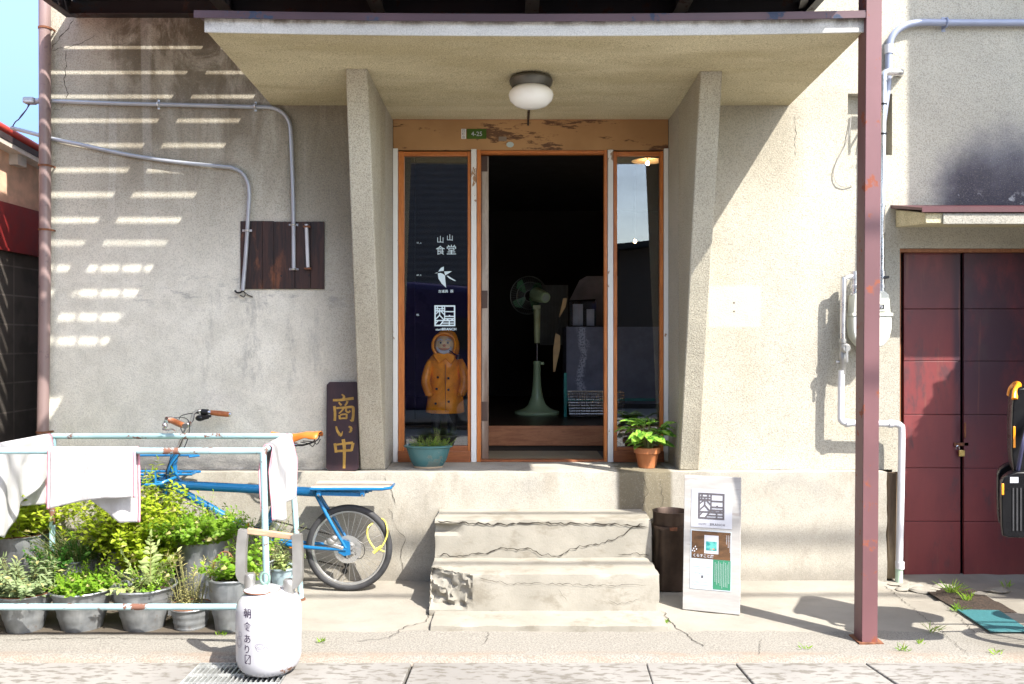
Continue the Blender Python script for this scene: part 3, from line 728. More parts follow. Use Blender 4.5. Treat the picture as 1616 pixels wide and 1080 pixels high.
# broken paving lumps and earth by the red doors
mb = MB(); rnd = random.Random(5)
for (px_, py_, s_) in ((1440,925,.05), (1462,932,.06), (1490,926,.045), (1545,938,.03), (1425,930,.03), (1503,949,.022), (1520,968,.02), (1575,932,.05), (1410,922,.025)):
    Z = CAM_Z*F/(py_-540); c0 = Vector(((px_-808)*Z/F, Z+CAM_Y, 0)); b0 = len(mb.v)
    mb.ball(c0, s_*1.5, s_, s_*.32, 10, 6)
    for i in range(b0, len(mb.v)): mb.v[i] += Vector((mnoise.noise(mb.v[i]*30), mnoise.noise(mb.v[i]*30+Vector((5,0,0))), .4*mnoise.noise(mb.v[i]*25)))*s_*.45
solo('paving_rubble', mb, M_pav, 'broken chunks of old paving scattered at the foot of the dark red doors', 'rubble')['kind'] = 'stuff'
mb = MB(); sheet(mb, P(1475,0,-.45).x, P(1560,0,-.45).x, -.74, -.28, 14, 12, lambda X, Y: .009+.008*mnoise.noise(Vector((X*14, Y*14, 0)))-.05*max(0, abs(Y+.51)-.17)-.05*max(0, abs(X-2.52)-.13))
obj('earth_patch', mb, M_soil, kind='structure')

# ================================================================== STEEL BALCONY OVERHEAD
bal = thing('steel_balcony', 'dark slatted steel balcony above the canopy, carried by a maroon post', 'balcony', (1.765,-1.17,0))
mb = MB()
a = Vector((1.757,-1.17,0)); b = Vector((1.782,-1.17,3.50))
mb.bar(a+Vector((0,-.048,0)), b+Vector((0,-.048,0)), .076, .005, (0,1,0)); mb.bar(a+Vector((0,.048,0)), b+Vector((0,.048,0)), .076, .005, (0,1,0)); mb.bar(a+Vector((-.036,0,0)), b+Vector((-.036,0,0)), .005, .0905, (0,1,0))
obj('post', mb, M_post, bal, bevel=.001, local=False)
mb = MB(); mb.box(1.70, 1.82, -1.235, -1.105, -.002, .006); obj('base_plate', mb, M_rust, bal)
DKX0, DKX1, DKZ = -2.76, 1.83, 3.62
def beam(x0, x1, y0, y1, z0=3.51, z1=3.615, nm='beam'):
    mb = MB(); mb.box(x0, x1, y0, y1, z0, z1)
    if abs(x1-x0) > abs(y1-y0): mb.box(x0, x1, y0-.02, y1+.02, z0-.006, z0-.0005)
    else: mb.box(x0-.02, x1+.02, y0, y1, z0-.006, z0-.0005)
    obj(nm, mb, M_beam, bal, bevel=.002)
beam(DKX0, DKX0+.012, -1.44, -.065); beam(DKX1-.012, DKX1, -1.44, -.065)
beam(DKX0, DKX1, -.062, -.024, 3.53); beam(DKX0, DKX1, -1.452, -1.445, 3.50)
for x in (-1.79, -.85, .1, 1.02): beam(x, x+.045, -1.44, -.065, 3.53, 3.614)
# diagonal brace seen at the left and right
mb = MB(); mb.bar((1.55,-1.05,3.46), (1.80,-.1,3.56), .045, .03); obj('brace', mb, M_beam, bal)
ys = [.02]
mb = MB(); hs = [3.33, 3.172, 3.02, 2.868, 2.712, 2.556, 2.40, 2.24, 2.092, 1.936, 1.78, 1.628, 1.476]
dcs = [(DKZ-h)/1.61 for h in hs]; prev = -.012
for i, d in enumerate(dcs):
    g_ = .0235+.0135*i/12
    mb.box(DKX0+.01, DKX1, -(d-g_/2), prev, DKZ, DKZ+.018); prev = -(d+g_/2)
mb.box(DKX0+.01, DKX1, -1.455, prev, DKZ, DKZ+.018)
obj('deck_boards', mb, M_deck, bal)
mb = MB(); mb.box(-1.40, DKX1, -1.80, -1.456, 3.50, 3.515); obj('shade_sheet', mb, M_beam, bal)  # added unseen sheet, carries the balcony shade down to the ledge
mb = MB(); mb.tube([(DKX0,-1.42,4.36), (DKX1,-1.42,4.36)], .013, 8); mb.tube([(DKX0,-1.42,3.72), (DKX1,-1.42,3.72)], .01, 8); obj('handrail', mb, M_beam, bal)
x = DKX0
for i in range(34):
    mb = MB(); mb.tube([(x,-1.42,3.64), (x,-1.42,4.35)], .0085, 6); obj('baluster', mb, M_beam, bal); x += (DKX1-DKX0)/33

# ================================================================== CEILING LAMP
lp = thing('ceiling_lamp', 'round white opal glass lamp under the concrete canopy, unlit', 'lamp', tuple(P(838, 123, -.55)))
lc = P(838, 123, -.55); lc.z = 2.975
mb = MB(); mb.lathe([(.0,0),(.118,0),(.124,-.012),(.120,-.030),(.105,-.052),(.0,-.052)], lc, 40); obj('base', mb, simple('lamp_base_metal', (.12,.115,.10), .45, .5), lp)
mb = MB(); mb.lathe([(.0,-.045),(.098,-.05),(.124,-.075),(.128,-.095),(.118,-.125),(.090,-.150),(.05,-.163),(.0,-.167)], lc, 48); obj('shade', mb, M_opal, lp, sharp=80)
mb = MB(); mb.tube([(lc.x, -.44, 2.966), (lc.x, .30, 2.966)], .008, 8); mb.tube([(lc.x,.335,2.966),(lc.x,.335,2.93)], .006, 8); obj('conduit', mb, M_beam, lp)

# address plate, stickers on the lintel
ad = thing('address_plate', 'small green address plate reading 4-25 on the lintel board', 'address plate', tuple(P(753, 212, DY-.003)))
mb = MB(); mb.box(dx(737), dx(767.5), DY-.006, DY-.0005, dz(219.5), dz(204)); obj('plate', mb, simple('green_enamel', (.045,.10,.008), .35), ad)
mb = MB(); text_mb(mb, '4-25', (dx(752.3), DY-.0065, dz(211.8)), (1,0,0), (0,0,1), height=.030, fat=.012); obj('lettering', mb, M_paper, ad)
mb = MB(); mb.box(dx(728), dx(735.5), DY-.006, DY-.0005, dz(219.5), dz(204)); obj('district_strip', mb, M_white, ad)
mb = MB()
for i, ch in enumerate('四町目'): text_mb(mb, ch, (dx(731.7), DY-.0065, dz(207-.2+i*5.1)), (1,0,0), (0,0,1), height=.017)
obj('lettering', mb, M_ink, ad)
mb = MB(); mb.lathe([(0,-.001),(.024,-.001),(.026,.001),(0,.001)], (dx(805), DY-.0025, dz(228.5)), 9, 'y', 1, .75); solo('sticker_remnant', mb, simple('pale_blue_sticker', (.40,.47,.46), .6), 'pale blue round sticker on the lintel board above the doorway', 'sticker')
mb = MB(); mb.box(dx(787), dx(799.5), DY-.003, DY-.0005, dz(223), dz(216)); solo('metal_tag', mb, simple('tag_metal', (.20,.16,.12), .5), 'small worn rectangular tag nailed to the lintel board', 'tag')

# ================================================================== WINDOW LETTERING (on the left pane)
wy = DY+.0235
mb = MB(); R_, U_ = (1,0,0), (0,0,1)
def wt(px_, py_, s, h, fat=0): text_mb(mb, s, (dx(px_), wy, dz(py_)), R_, U_, height=h/235, fat=fat)
wt(694.5, 377.5, '山', 11, 0); wt(709.5, 374.5, '山', 10, 0); wt(694.5, 394.5, '食', 14, 0); wt(712, 393.5, '堂', 15, 0)
obj('window_lettering', mb, M_letter, p1); mb = MB()
wt(699, 459.5, '古道具', 5, .01); wt(712.5, 459.5, '燕', 5, .01)
obj('window_lettering', mb, M_letter, p1); mb = MB()
wt(693, 520, 'siurihi', 3.6, .01); wt(708.5, 519.6, 'BRANCH', 4.2, .02)
obj('window_lettering', mb, M_letter, p1); mb = MB()
wt(661, 383, '01_a.', 3); wt(661, 434, '01_b.', 3); wt(659, 497, '02.', 3)
for pts in ([(685,431.5),(692,427.5),(697,426.5),(700,420),(699.5,427),(713,428),(704,432),(701.5,434),(700.5,441),(703.5,454),(696,447),(690.5,437),(689.5,430.6)],):
    obj('window_lettering', mb, M_letter, p1); mb = MB()
def sw(pts):
    mb.add([Vector((dx(a_), wy-.0008, dz(b_))) for a_, b_ in pts], [list(range(len(pts)))])
sw([(685.5,431.2),(690,429.5),(689.6,431)]); sw([(691,428.5),(695.5,422.5),(700.2,420.4),(699.8,427.2),(696,427.6)])
sw([(700.5,428.3),(713.2,427.8),(704,433.5),(702.2,434.6)]); sw([(690.3,431.2),(695,430.6),(699.5,432.6),(701.8,435),(702.5,444),(703.8,454),(697,448),(691.5,439.5)]); sw([(704.5,435.3),(706.5,435.0),(719.8,443.4),(716.5,443),(709,439.6)])
obj('swallow_emblem', mb, M_letter, p1)
mb = MB(); logo(mb, (dx(685.2), wy, dz(514.8)), R_, U_, dx(718)-dx(685.2)); obj('emblem', mb, M_letter, p1)

# ================================================================== CONDUITS & FUSE BOARD
def ppipe(pts, Y, r, mb=None, sm=4, n=10):
    mb = mb or MB(); mb.tube([P(q[0], q[1], q[2] if len(q) > 2 else Y) for q in pts], r, n, sm); return mb
def clamp(Y, px_, py_, vert, nm='clamp', parent=None, w_=.03):
    mb = MB(); c = P(px_, py_, Y)
    if vert: mb.box(c.x-w_, c.x+w_, Y+.005, Y+.008, c.z-.007, c.z+.007); mb.tube([c+Vector((-.017,.0,0)), c+Vector((-.014,-.014,0)), c+Vector((0,-.019,0)), c+Vector((.014,-.014,0)), c+Vector((.017,0,0))], .004, 6, 3)
    else: mb.box(c.x-.007, c.x+.007, Y+.005, Y+.008, c.z-w_, c.z+w_); mb.tube([c+Vector((0,0,-.017)), c+Vector((0,-.014,-.014)), c+Vector((0,-.019,0)), c+Vector((0,-.014,.014)), c+Vector((0,0,.017))], .004, 6, 3)
    obj(nm, mb, M_silver, parent)
c1 = thing('electrical_conduit', 'upper grey conduit running level along the wall and down onto the dark boards', 'conduit', tuple(P(250, 163, -.03)))
obj('pipe', ppipe([(66,159),(82,159.5),(170,163),(250,165),(330,167),(400,169),(428,170),(446,178),(456,192),(459,210),(461,260),(463,330),(463.5,425)], -.022, .0125, sm=6), M_pipe, c1)
for a_, b_, v in ((250,165,0),(403,168,0),(463,355,1),(463.5,425,1)): clamp(-.022, a_, b_, v, parent=c1)
mb = MB(); q = P(50, 160, -.03); mb.box(q.x-.045, q.x+.025, -.06, 0.0, q.z-.018, q.z+.022); mb.tube([q+Vector((.02,0,0)), P(70,159,-.022)], .018, 10)
obj('weatherhead', mb, M_pipe, c1, bevel=.01)
mb = MB(); mb.tube([P(45,165,-.03), P(43,171,-.03), P(36,181,-.03), P(30,188,-.02), P(24,193,0), P(20,200,.02)], .0035, 6, 4); mb.tube([P(47,165,-.03), P(40,175,-.04), P(33,183,-.03), P(29,190,-.02)], .003, 6, 4); obj('cable', mb, simple('violet_black_cable', (.06,.03,.09), .5), c1)
c2 = thing('electrical_conduit', 'lower grey conduit sagging from the drainpipe to the cut end below the dark boards', 'conduit', tuple(P(250, 250, -.03)))
obj('pipe', ppipe([(18,202,.03),(45,209,0),(82,219,-.02),(130,229),(200,244),(280,256),(350,263),(366,265),(382,273),(391,288),(393.5,306),(392,335),(388,400),(383,459)], -.022, .0125, sm=6), M_pipe, c2)
clamp(-.030, 389.5, 364, 1, parent=c2)
mb = MB(); mb.tube([P(383,459,-.022), P(379,462,-.03), P(374,462,-.03), P(371,459,-.02)], .006, 6, 3); mb.tube([P(384,459,-.022), P(387,465,-.02), P(384,469,-.015), P(379,466,-.01)], .003, 6, 3); mb.tube([P(384,460,-.022), P(392,466,-.01), P(399,469,-.005)], .003, 6, 3); obj('cut_cable', mb, M_black, c2)
fb = thing('fuse_board', 'dark scorched wooden board fixed to the roughcast wall at the end of the conduits', 'wooden board', tuple(P(446, 400, 0)))
def fbm():
    m = NM('scorched_boards'); x, y, z = m.xyz(); g_ = m.noise(26, (1,1,.09), 6, .7, dist=1.2); bb = m.noise(5, (1.5,1,.5), 5, .7)
    c = m.mix(m.ramp(g_, .35, .66), (.007,.003,.003), (.045,.015,.009)); c = m.mix(m.mul(m.ramp(bb, .50, .66), m.ramp(x, .08, -.05), .8), c, (.19,.062,.022)); m.bump(g_, .6, .004); return m.fin(c, .6)
M_fb = fbm()
fs = [380, 415, 433, 466, 491, 512.5]
for a_, b_ in zip(fs, fs[1:]):
    mb = MB(); mb.box(PX(a_)+.0008, PX(b_)-.0008, -.012-.0015*(int(a_) % 2), -.0005, PZ(456.5), PZ(349.5+(1 if a_ > 430 else 0))); obj('board', mb, M_fb, fb, bevel=.0015)
mb = MB()
for a_, b_ in ((445,436),(489,435)): mb.lathe([(0,-.001),(.007,-.001),(.007,0)], (PX(a_), -.0145, PZ(b_)), 10, 'y')
obj('knot_hole', mb, M_black, fb)
c3 = thing('conduit_stub', 'short straight conduit stub strapped on the right half of the dark boards', 'conduit', tuple(P(485, 390, -.02)))
obj('pipe', ppipe([(483.5,354),(486,424)], -.026, .011, sm=1), M_pipe_l, c3); 
for b_ in (358, 424): 
    mb = MB(); q = P(484.5 if b_ < 400 else 486, b_, -.026); mb.box(q.x-.022, q.x+.022, -.041, -.015, q.z-.006, q.z+.006); obj('strap', mb, M_rust, c3, bevel=.002)
# drainpipe at the left corner
dr = thing('drainpipe', 'brown drainpipe running down the left corner of the roughcast shopfront', 'drainpipe', tuple(P(70, 700, -.05)))
mb = MB(); mb.tube([P(70.5,-200,-.05), P(70.5,30,-.05), P(71,400,-.05), P(67.5,690,-.05), P(67,905,-.05)], .0345, 20, 5); obj('pipe', mb, M_drain, dr)
for py_ in (45, 262, 363, 682):
    mb = MB(); q = P(70.8 if py_ < 500 else 67.5, py_, -.05); mb.lathe([(.0345,-.006),(.039,-.006),(.039,.006),(.0345,.006)], q, 22); mb.box(q.x+.034, q.x+.042, -.052, .0, q.z-.005, q.z+.005); obj('bracket', mb, M_rust, dr)

# ================================================================== PIPES, METER ON THE RIGHT
gp = thing('grey_conduit_pipe', 'thick blue grey conduit crossing the upper right wall and bending down behind the maroon post', 'conduit', tuple(P(1500, 36, -.04)))
obj('pipe', ppipe([(1800,35),(1616,36),(1500,36),(1450,36),(1424,43),(1408,58),(1403,80),(1402,110),(1400,140),(1396,170),(1392,200)], -.035, .0215, sm=6, n=14), simple('bluegrey_pipe', (.27,.30,.40), .4, .1, .08, 4), gp)
mb = MB(); q = P(1403, 78, -.035); mb.lathe([(.0235,-.028),(.0265,-.028),(.0265,.028),(.0235,.028)], q, 16); obj('coupling', mb, M_pipe_l, gp)
mb = MB(); q = P(1493, 36, -.035); mb.box(q.x-.012, q.x+.012, -.003, 0, q.z-.046, q.z+.046); mb.tube([q+Vector((0,.03,-.025)), q+Vector((0,-.01,-.025)), q+Vector((0,-.027,0)), q+Vector((0,-.01,.025)), q+Vector((0,.03,.025))], .006, 8, 3); obj('clamp', mb, simple('bluegrey_pipe', (.27,.30,.40)), gp)
sp_ = thing('gas_riser_pipe', 'silver gas pipe rising from the meter to an elbow behind the maroon post', 'gas pipe', tuple(P(1392, 300, -.07)))
obj('pipe', ppipe([(1391,428,-.10),(1392,300,-.10),(1394,160,-.10),(1394,126,-.10)], -.1, .0195, sm=4, n=14), M_silver, sp_)
obj('elbow', ppipe([(1394,128,-.10),(1394.5,119,-.10),(1400,114,-.10),(1412,114,-.10),(1420,114,-.09),(1421,114,-.05),(1420,117,.01)], -.1, .0225, sm=4, n=14), M_silver, sp_)
for py_ in (165, 212, 325, 405):
    mb = MB(); q = P(1393.5-(py_-165)*.01, py_, -.10); mb.lathe([(.0185,-.006),(.0225,-.006),(.0225,.006),(.0185,.006)], q, 16); mb.box(q.x-.006, q.x+.006, -.082, 0, q.z-.004, q.z+.004); obj('strap', mb, M_black if py_ < 300 else M_silver, sp_)
gm = thing('gas_meter', 'cream gas meter on the wall half hidden behind the maroon post', 'gas meter', tuple(P(1370, 505, -.1)))
mc = simple('meter_cream', (.56,.57,.50), .4, 0, .06, 5, .05)
q0 = P(1371, 507, -.10)
def pl(pts): return [(q0.x+a_/250, q0.z-b_/250) for a_, b_ in pts]
mb = MB(); mb.prism(pl([(-30,-8),(30,-8),(30,12),(27,26),(18,38),(6,42),(-6,42),(-18,38),(-27,26),(-30,12)]), 'y', -.155, -.05); obj('lower_body', mb, mc, gm, bevel=.008, seg=3)
mb = MB(); mb.prism(pl([(-27,-40),(-20,-46),(20,-46),(27,-40),(29,-12),(-29,-12)]), 'y', -.150, -.05); obj('upper_body', mb, mc, gm, bevel=.008, seg=3)
mb = MB(); mb.box(q0.x-.125, q0.x+.125, -.162, -.045, q0.z+.030, q0.z+.049); obj('flange', mb, mc, gm, bevel=.002)
mb = MB(); mb.box(q0.x-.02, q0.x+.085, -.160, -.150, q0.z+.058, q0.z+.112); obj('counter_housing', mb, mc, gm, bevel=.003)
mb = MB(); mb.box(q0.x-.01, q0.x+.070, -.1625, -.1602, q0.z+.072, q0.z+.100); obj('counter_window', mb, simple('counter_dark', (.05,.05,.05), .2), gm)
mb = MB(); text_mb(mb, '0273', (q0.x+.035, -.1627, q0.z+.086), R_, U_, height=.018, fat=.01); obj('lettering', mb, M_paper, gm)
mb = MB(); mb.box(q0.x-.112, q0.x-.08, -.157, -.1555, q0.z-.075, q0.z+.025); obj('label_card', mb, M_paper, gm)
for px_ in (1391, 1349):
    mb = MB(); q = P(px_, 462, -.10); mb.lathe([(0,-.012),(.028,-.012),(.028,.004),(.020,.006),(.020,.03),(.026,.032),(.026,.05),(.021,.052),(.021,.085),(.026,.087),(.026,.135),(.020,.137),(0,.137)], q-Vector((0,0,.004)), 12)
    obj('connector', mb, M_silver, gm)
mb = MB(); q = P(1393, 438, -.12); mb.lathe([(0,0),(.009,0),(.009,-.03),(0,-.03)], q+Vector((.02,0,0)), 10, 'y'); obj('test_plug', mb, M_black, gm)
gl_ = thing('gas_supply_pipe', 'pale gas pipe with a valve, stepping down to the ground beside the red door', 'gas pipe', tuple(P(1330, 600, -.1)))
obj('pipe', ppipe([(1349,437),(1342,437),(1334,440),(1331,448),(1330,540)], -.10, .0185, sm=5, n=14), M_silver, gl_)
obj('pipe', ppipe([(1328,585),(1327,652),(1328,664),(1336,668),(1350,668),(1405,669)], -.10, .0205, sm=5, n=14), M_pipe_l, gl_)
obj('pipe', ppipe([(1400,669),(1412,669),(1420,672),(1423,682),(1422,760),(1419,895)], -.10, .0215, sm=5, n=14), M_pipe_l, gl_)
obj('pipe', ppipe([(1419,890),(1418.5,920)], -.10, .0225, sm=1, n=14), simple('green_stained_pipe', (.42,.55,.42), .6), gl_)
mb = MB()
for (a_, b_, h_) in ((1420, 892, .022), (1337, 668, .0), (1405, 669, 0)):
    if h_: mb.lathe([(.022,-h_),(.027,-h_),(.027,h_),(.022,h_)], P(a_, b_, -.10), 16)
    else: mb.lathe([(.021,-.012),(.026,-.012),(.026,.012),(.021,.012)], P(a_, b_, -.10), 16, 'x')
    obj('coupling', mb, M_pipe_l, gl_); mb = MB()
mb = MB(); q = P(1330, 550, -.10); mb.lathe([(0,-.16),(.019,-.16),(.02,-.10),(.026,-.09),(.026,-.03),(.020,-.02),(.020,.03),(.025,.035),(.025,.06),(0,.06)], q, 12); mb.lathe([(0,-.03),(.028,-.03),(.030,-.045),(.020,-.055),(0,-.055)], q+Vector((.004,0,0)), 18, 'y'); mb.bar(q+Vector((.004,-.055,.02)), q+Vector((.006,-.055,-.085)), .012, .008, (0,1,0)); mb.tube([q+Vector((0,0,-.085)), q+Vector((-.045,.0,-.085))], .011, 10); obj('valve', mb, M_alu, gl_)
cbl = MB(); cbl.tube([P(1343,185,-.01), P(1340,210,-.015), P(1334,230,-.01), P(1322,252,-.008), P(1316,272,-.01), P(1320,288,-.012), P(1332,295,-.01), P(1347,291,-.01)], .0028, 6, 5); solo('loose_wire', cbl, simple('grey_wire', (.35,.34,.32), .6), 'thin loose wire looping from the hole in the wall left of the maroon post', 'wire')

# ================================================================== SIGN BOARDS
ws = thing('wooden_sign', 'dark wooden board with gold brush lettering leaning on the ledge left of the doorway', 'sign', tuple(P(541, 744, -.04)))
def wsm():
    m = NM('dark_lacquered_board'); a_ = m.noise(6, (1,1,.3), 5, .65); c = m.mix(m.ramp(a_, .35, .65), (.018,.010,.016), (.040,.018,.022)); c = m.mix(m.mul(m.ramp(m.noise(9, detail=6, rough=.7), .60, .68), .6), c, (.12,.03,.02)); m.bump(a_, .2, .002); return m.fin(c, .45)
x0, x1 = PX(515.5, -.04), PX(567, -.04); z0, z1 = LZ+.001, PZ(603, -.04); k = .018
mb = MB(); mb.prism([(x0+k,z0),(x1-k,z0),(x1,z0+k),(x1-.004,z1-k),(x1-k-.004,z1),(x0+k-.002,z1),(x0-.002,z1-k),(x0,z0+k)], 'y', -.062, -.040)
Mt = Matrix.Translation(Vector((0,-.05,z0))) @ Matrix.Rotation(radians(-3.2), 4, 'X') @ Matrix.Translation(Vector((0,.05,-z0))); mb.xf(Mt)
obj('board', mb, wsm(), ws, bevel=.002)
mb = MB(); cx = (x0+x1)/2+.002
def stroke(pts, ws_):
    # tapering brush stroke in board pixels
    pts2, r2 = catmull([Vector((a_, 0, b_)) for a_, b_ in pts], list(ws_), 5) if len(pts) > 1 else (pts, ws_)
    b_ = len(mb.v); n_ = len(pts2)
    for i, p_ in enumerate(pts2):
        t = (pts2[min(i+1, n_-1)]-pts2[max(i-1, 0)]).normalized(); sd = Vector((-t.z, 0, t.x))*r2[i]/2
        for q_ in (p_+sd, p_-sd): mb.v.append(Vector((PX(q_.x, -.063), -.0632-.00003*stroke.k, PZ(q_.z, -.063))))
    for i in range(n_-1): mb.f.append([b_+2*i, b_+2*i+1, b_+2*i+3, b_+2*i+2]); mb.m.append(0)
    stroke.k += 1
stroke.k = 0
X_ = lambda a_: 500+a_*140/756; Y_ = lambda a_: 580+a_*200/1080
def st(w0, w1, *pp): stroke([(X_(a_), Y_(b_)) for a_, b_ in pp], [ (w0+(w1-w0)*i/(len(pp)-1))*140/756 for i in range(len(pp))])
st(10,26,(205,232),(225,250),(222,272)); st(20,24,(130,282),(200,280),(260,272),(308,266)); st(14,20,(180,300),(195,318),(205,325)); st(20,12,(255,290),(245,315),(232,328))
st(22,22,(143,332),(150,400),(148,458)); st(16,24,(160,350),(230,345),(295,340),(306,352)); st(24,22,(306,345),(306,400),(300,462)); st(20,6,(300,460),(290,458),(278,450))
st(18,10,(222,350),(208,372),(182,396)); st(16,16,(245,352),(244,372),(262,386),(280,372)); st(18,18,(188,410),(192,445)); st(14,14,(194,408),(222,402),(248,402)); st(16,16,(250,400),(248,440)); st(14,14,(192,440),(220,436),(250,438))
st(14,26,(160,505),(172,545),(196,580)); st(24,6,(196,580),(206,580),(216,548)); st(14,26,(268,506),(285,515),(290,530)); st(26,8,(290,530),(284,548),(270,556))
st(24,22,(150,650),(158,690),(162,728)); st(16,22,(158,662),(230,652),(306,645)); st(24,22,(308,645),(300,680),(294,712)); st(20,20,(164,716),(230,712),(296,708)); st(30,22,(222,615),(232,680),(233,770),(232,862))
mb.xf(Mt); obj('lettering', mb, M_gold, ws, recalc=False)
mb = MB(); mb.lathe([(0,0),(.004,0),(.004,.002)], (PX(539.5,-.063), -.0645, PZ(609,-.06)), 8, 'y'); mb.xf(Mt); obj('nail_hole', mb, M_black, ws)

# white A-board
ab = thing('sandwich_board', 'white weathered wooden board with a shop emblem and a poster, standing on the pavement', 'sign', (1.085,-.74,0))
Zl, Zr = CAM_Z*F/(963-540)-5.5, CAM_Z*F/(972-540)-5.5
BL = Vector((PX(1077, Zl), Zl, 0)); BR = Vector((PX(1167.5, Zr), Zr, 0)); r_ = (BR-BL); wid = r_.length; r_.normalize()
back = Vector((0,0,1)).cross(r_).normalized()
hgt = .735; lean = radians(7); up = (Vector((0,0,1))*cos(lean)+back*sin(lean)).normalized(); nrm = r_.cross(up)
if nrm.y > 0: nrm = -nrm
def abp(u, v, d): return BL+r_*u*wid+up*v*hgt+nrm*d+Vector((0,0,.004))
def aboard(mb, u0, u1, v0, v1, d0, d1):
    mb.add([abp(u, v, d) for d in (d0, d1) for v in (v0, v1) for u in (u0, u1)], [(0,2,3,1),(4,5,7,6),(0,1,5,4),(2,6,7,3),(0,4,6,2),(1,3,7,5)])
def abw():
    m = NM('whitewashed_board'); a_ = m.noise(8, (.2,1,2), 6, .65); v = m.vor(5.5)
    c = m.mix(m.ramp(a_, .35, .65), (.35,.335,.315), (.44,.43,.41)); c = m.mix(m.mul(m.ramp(a_, .60, .66), .5), c, (.26,.21,.18)); c = m.mix(m.ramp(v, .055, .04), c, (.26,.15,.10)); m.bump(a_, .25, .003); return m.fin(c, .7)
M_abw = abw()
mb = MB(); aboard(mb, 0, 1, 0, 1, 0, -.016); obj('front_board', mb, M_abw, ab, bevel=.002)
mb = MB()
bb = BL+back*.26
mb.bar(bb+r_*.03+Vector((0,0,.005)), abp(.1, .96, -.03), .03, .018); mb.bar(bb+r_*(wid-.03)+Vector((0,0,.005)), abp(.9, .96, -.03), .03, .018); obj('rear_leg', mb, M_abw, ab)
o0 = lambda u, v: abp(u, v, .001)
mb = MB(); aboard(mb, .13, .85, .615, .90, .002, .0005); obj('emblem_sheet', mb, M_paper, ab)
M_eg = simple('emblem_grey', (.11,.10,.11), .6, bump=0)
mb = MB(); logo(mb, abp(.255, .68, .0025), r_, up, wid*.46); text_mb(mb, 'BRANCH', abp(.60, .642, .0025), r_, up, height=.0125, fat=.012, sp=1.25); obj('emblem', mb, M_eg, ab)
mb = MB(); text_mb(mb, 'siurihi', abp(.33, .643, .0025), r_, up, height=.0105, sp=1.1); obj('lettering', mb, M_inkg, ab)
# poster
mb = MB(); aboard(mb, .125, .845, .16, .595, .002, .0005); po = obj('poster', mb, simple('poster_pale', (.46,.52,.56), .5, bump=0, var=.04), ab)
mb = MB(); aboard(mb, .145, .83, .385, .588, .0028, .0022); obj('photo_print', mb, wood('poster_brown', (.065,.035,.016), (.14,.07,.03), 'x', .5, 6, bump=0), po)
mb = MB(); aboard(mb, .53, .835, .168, .384, .0028, .0022); obj('green_panel', mb, simple('poster_green', (.035,.20,.11), .5, bump=0, var=.04), po)
mb = MB(); aboard(mb, .37, .62, .425, .56, .0036, .0030); obj('card', mb, M_paper, po)
def picm():
    m = NM('little_picture'); x, y, z = m.xyz(); c = m.mix(m.ramp(m.noise(40, detail=3), .4, .6), (.02,.22,.22), (.10,.40,.36)); c = m.mix(m.ramp(m.noise(55, detail=2, off=(3,0,0)), .62, .66), c, (.50,.20,.10)); return m.fin(c, .5)
mb = MB(); aboard(mb, .40, .59, .448, .515, .0042, .0038); obj('picture', mb, picm(), po)
mb = MB(); text_mb(mb, 'くらすこと展', abp(.36, .405, .0032), r_, up, width=wid*.36, fat=.02)
for (u, v) in ((.185,.455),(.215,.47),(.165,.44),(.20,.437),(.235,.452)): mb.lathe([(0,0),(.0045,0)], abp(u, v, .0036), 8, 'y')
for i in range(3):
    ln = .10-.022*i; 
    for j in range(int(ln*150)): 
        seg(mb, (0, -j*.0062), (.0035, -j*.0062-.0005), .0034, abp(.815-.03*i, .565, .0033), r_, up, .0002)
for i in range(9):
    for j in range(int(22-abs(i-3)*1.0)): seg(mb, (0, -j*.0062), (.0032, -j*.0062-.0004*((i*j) % 3)), .0032, abp(.80-.03*i, .372-.01*((i*5) % 3), .0033), r_, up, .0002)
obj('lettering', mb, M_paper, po)
mb = MB()
rr = random.Random(3)
for v, n_ in ((.325,24),(.312,14),(.278,12),(.274,22),(.215,20),(.205,10),(.190,26)):
    for j in range(n_):
        if rr.random() < .85: seg(mb, (j*.0043, 0), (j*.0043+.003, .0004), .0028, abp(.16, v, .0028), r_, up, .0002)
obj('fine_print', mb, simple('print_grey', (.30,.36,.42), .7, bump=0), po)
mb = MB(); aboard(mb, .325, .36, .244, .262, .0034, .0028); obj('small_mark', mb, M_eg, po)

# trash can
tc = thing('litter_bin', 'rusty brown tin bin with a round collar between the steps and the white board', 'bin', (.955,-.25,0))
M_bin = simple('brown_tin', (.058,.038,.028), .42, .5, .35, 8, .2)
mb = MB()
def rrect(w_, d_, r, z, n_=5):
    out = []
    for cx_, cy_, a0 in ((w_-r,d_-r,0),(-w_+r,d_-r,90),(-w_+r,-d_+r,180),(w_-r,-d_+r,270)):
        for i in range(n_+1):
            t = radians(a0+90*i/n_); out.append(Vector((.955+cx_+r*cos(t), -.25+cy_+r*sin(t), z)))
    return out
def loft(mb, rings, capb=True, capt=True):
    b0 = len(mb.v); n_ = len(rings[0])
    for r in rings: mb.v += r
    for i in range(len(rings)-1):
        for k_ in range(n_):
            l = (k_+1) % n_; mb.f.append([b0+i*n_+k_, b0+i*n_+l, b0+(i+1)*n_+l, b0+(i+1)*n_+k_]); mb.m.append(mb.cm)
    if capb: mb.f.append([b0+k_ for k_ in range(n_)][::-1]); mb.m.append(mb.cm)
    if capt: mb.f.append([b0+(len(rings)-1)*n_+k_ for k_ in range(n_)]); mb.m.append(mb.cm)
loft(mb, [rrect(.10,.10,.05,.005), rrect(.10,.10,.05,.02), rrect(.103,.103,.05,.36), rrect(.108,.108,.05,.372), rrect(.106,.106,.05,.385)]); obj('body', mb, M_bin, tc)
mb = MB(); mb.lathe([(.09,.38),(.104,.385),(.106,.455),(.110,.465),(.106,.466),(.101,.455),(.09,.385)], (.955,-.25,0), 36); obj('collar', mb, M_bin, tc)
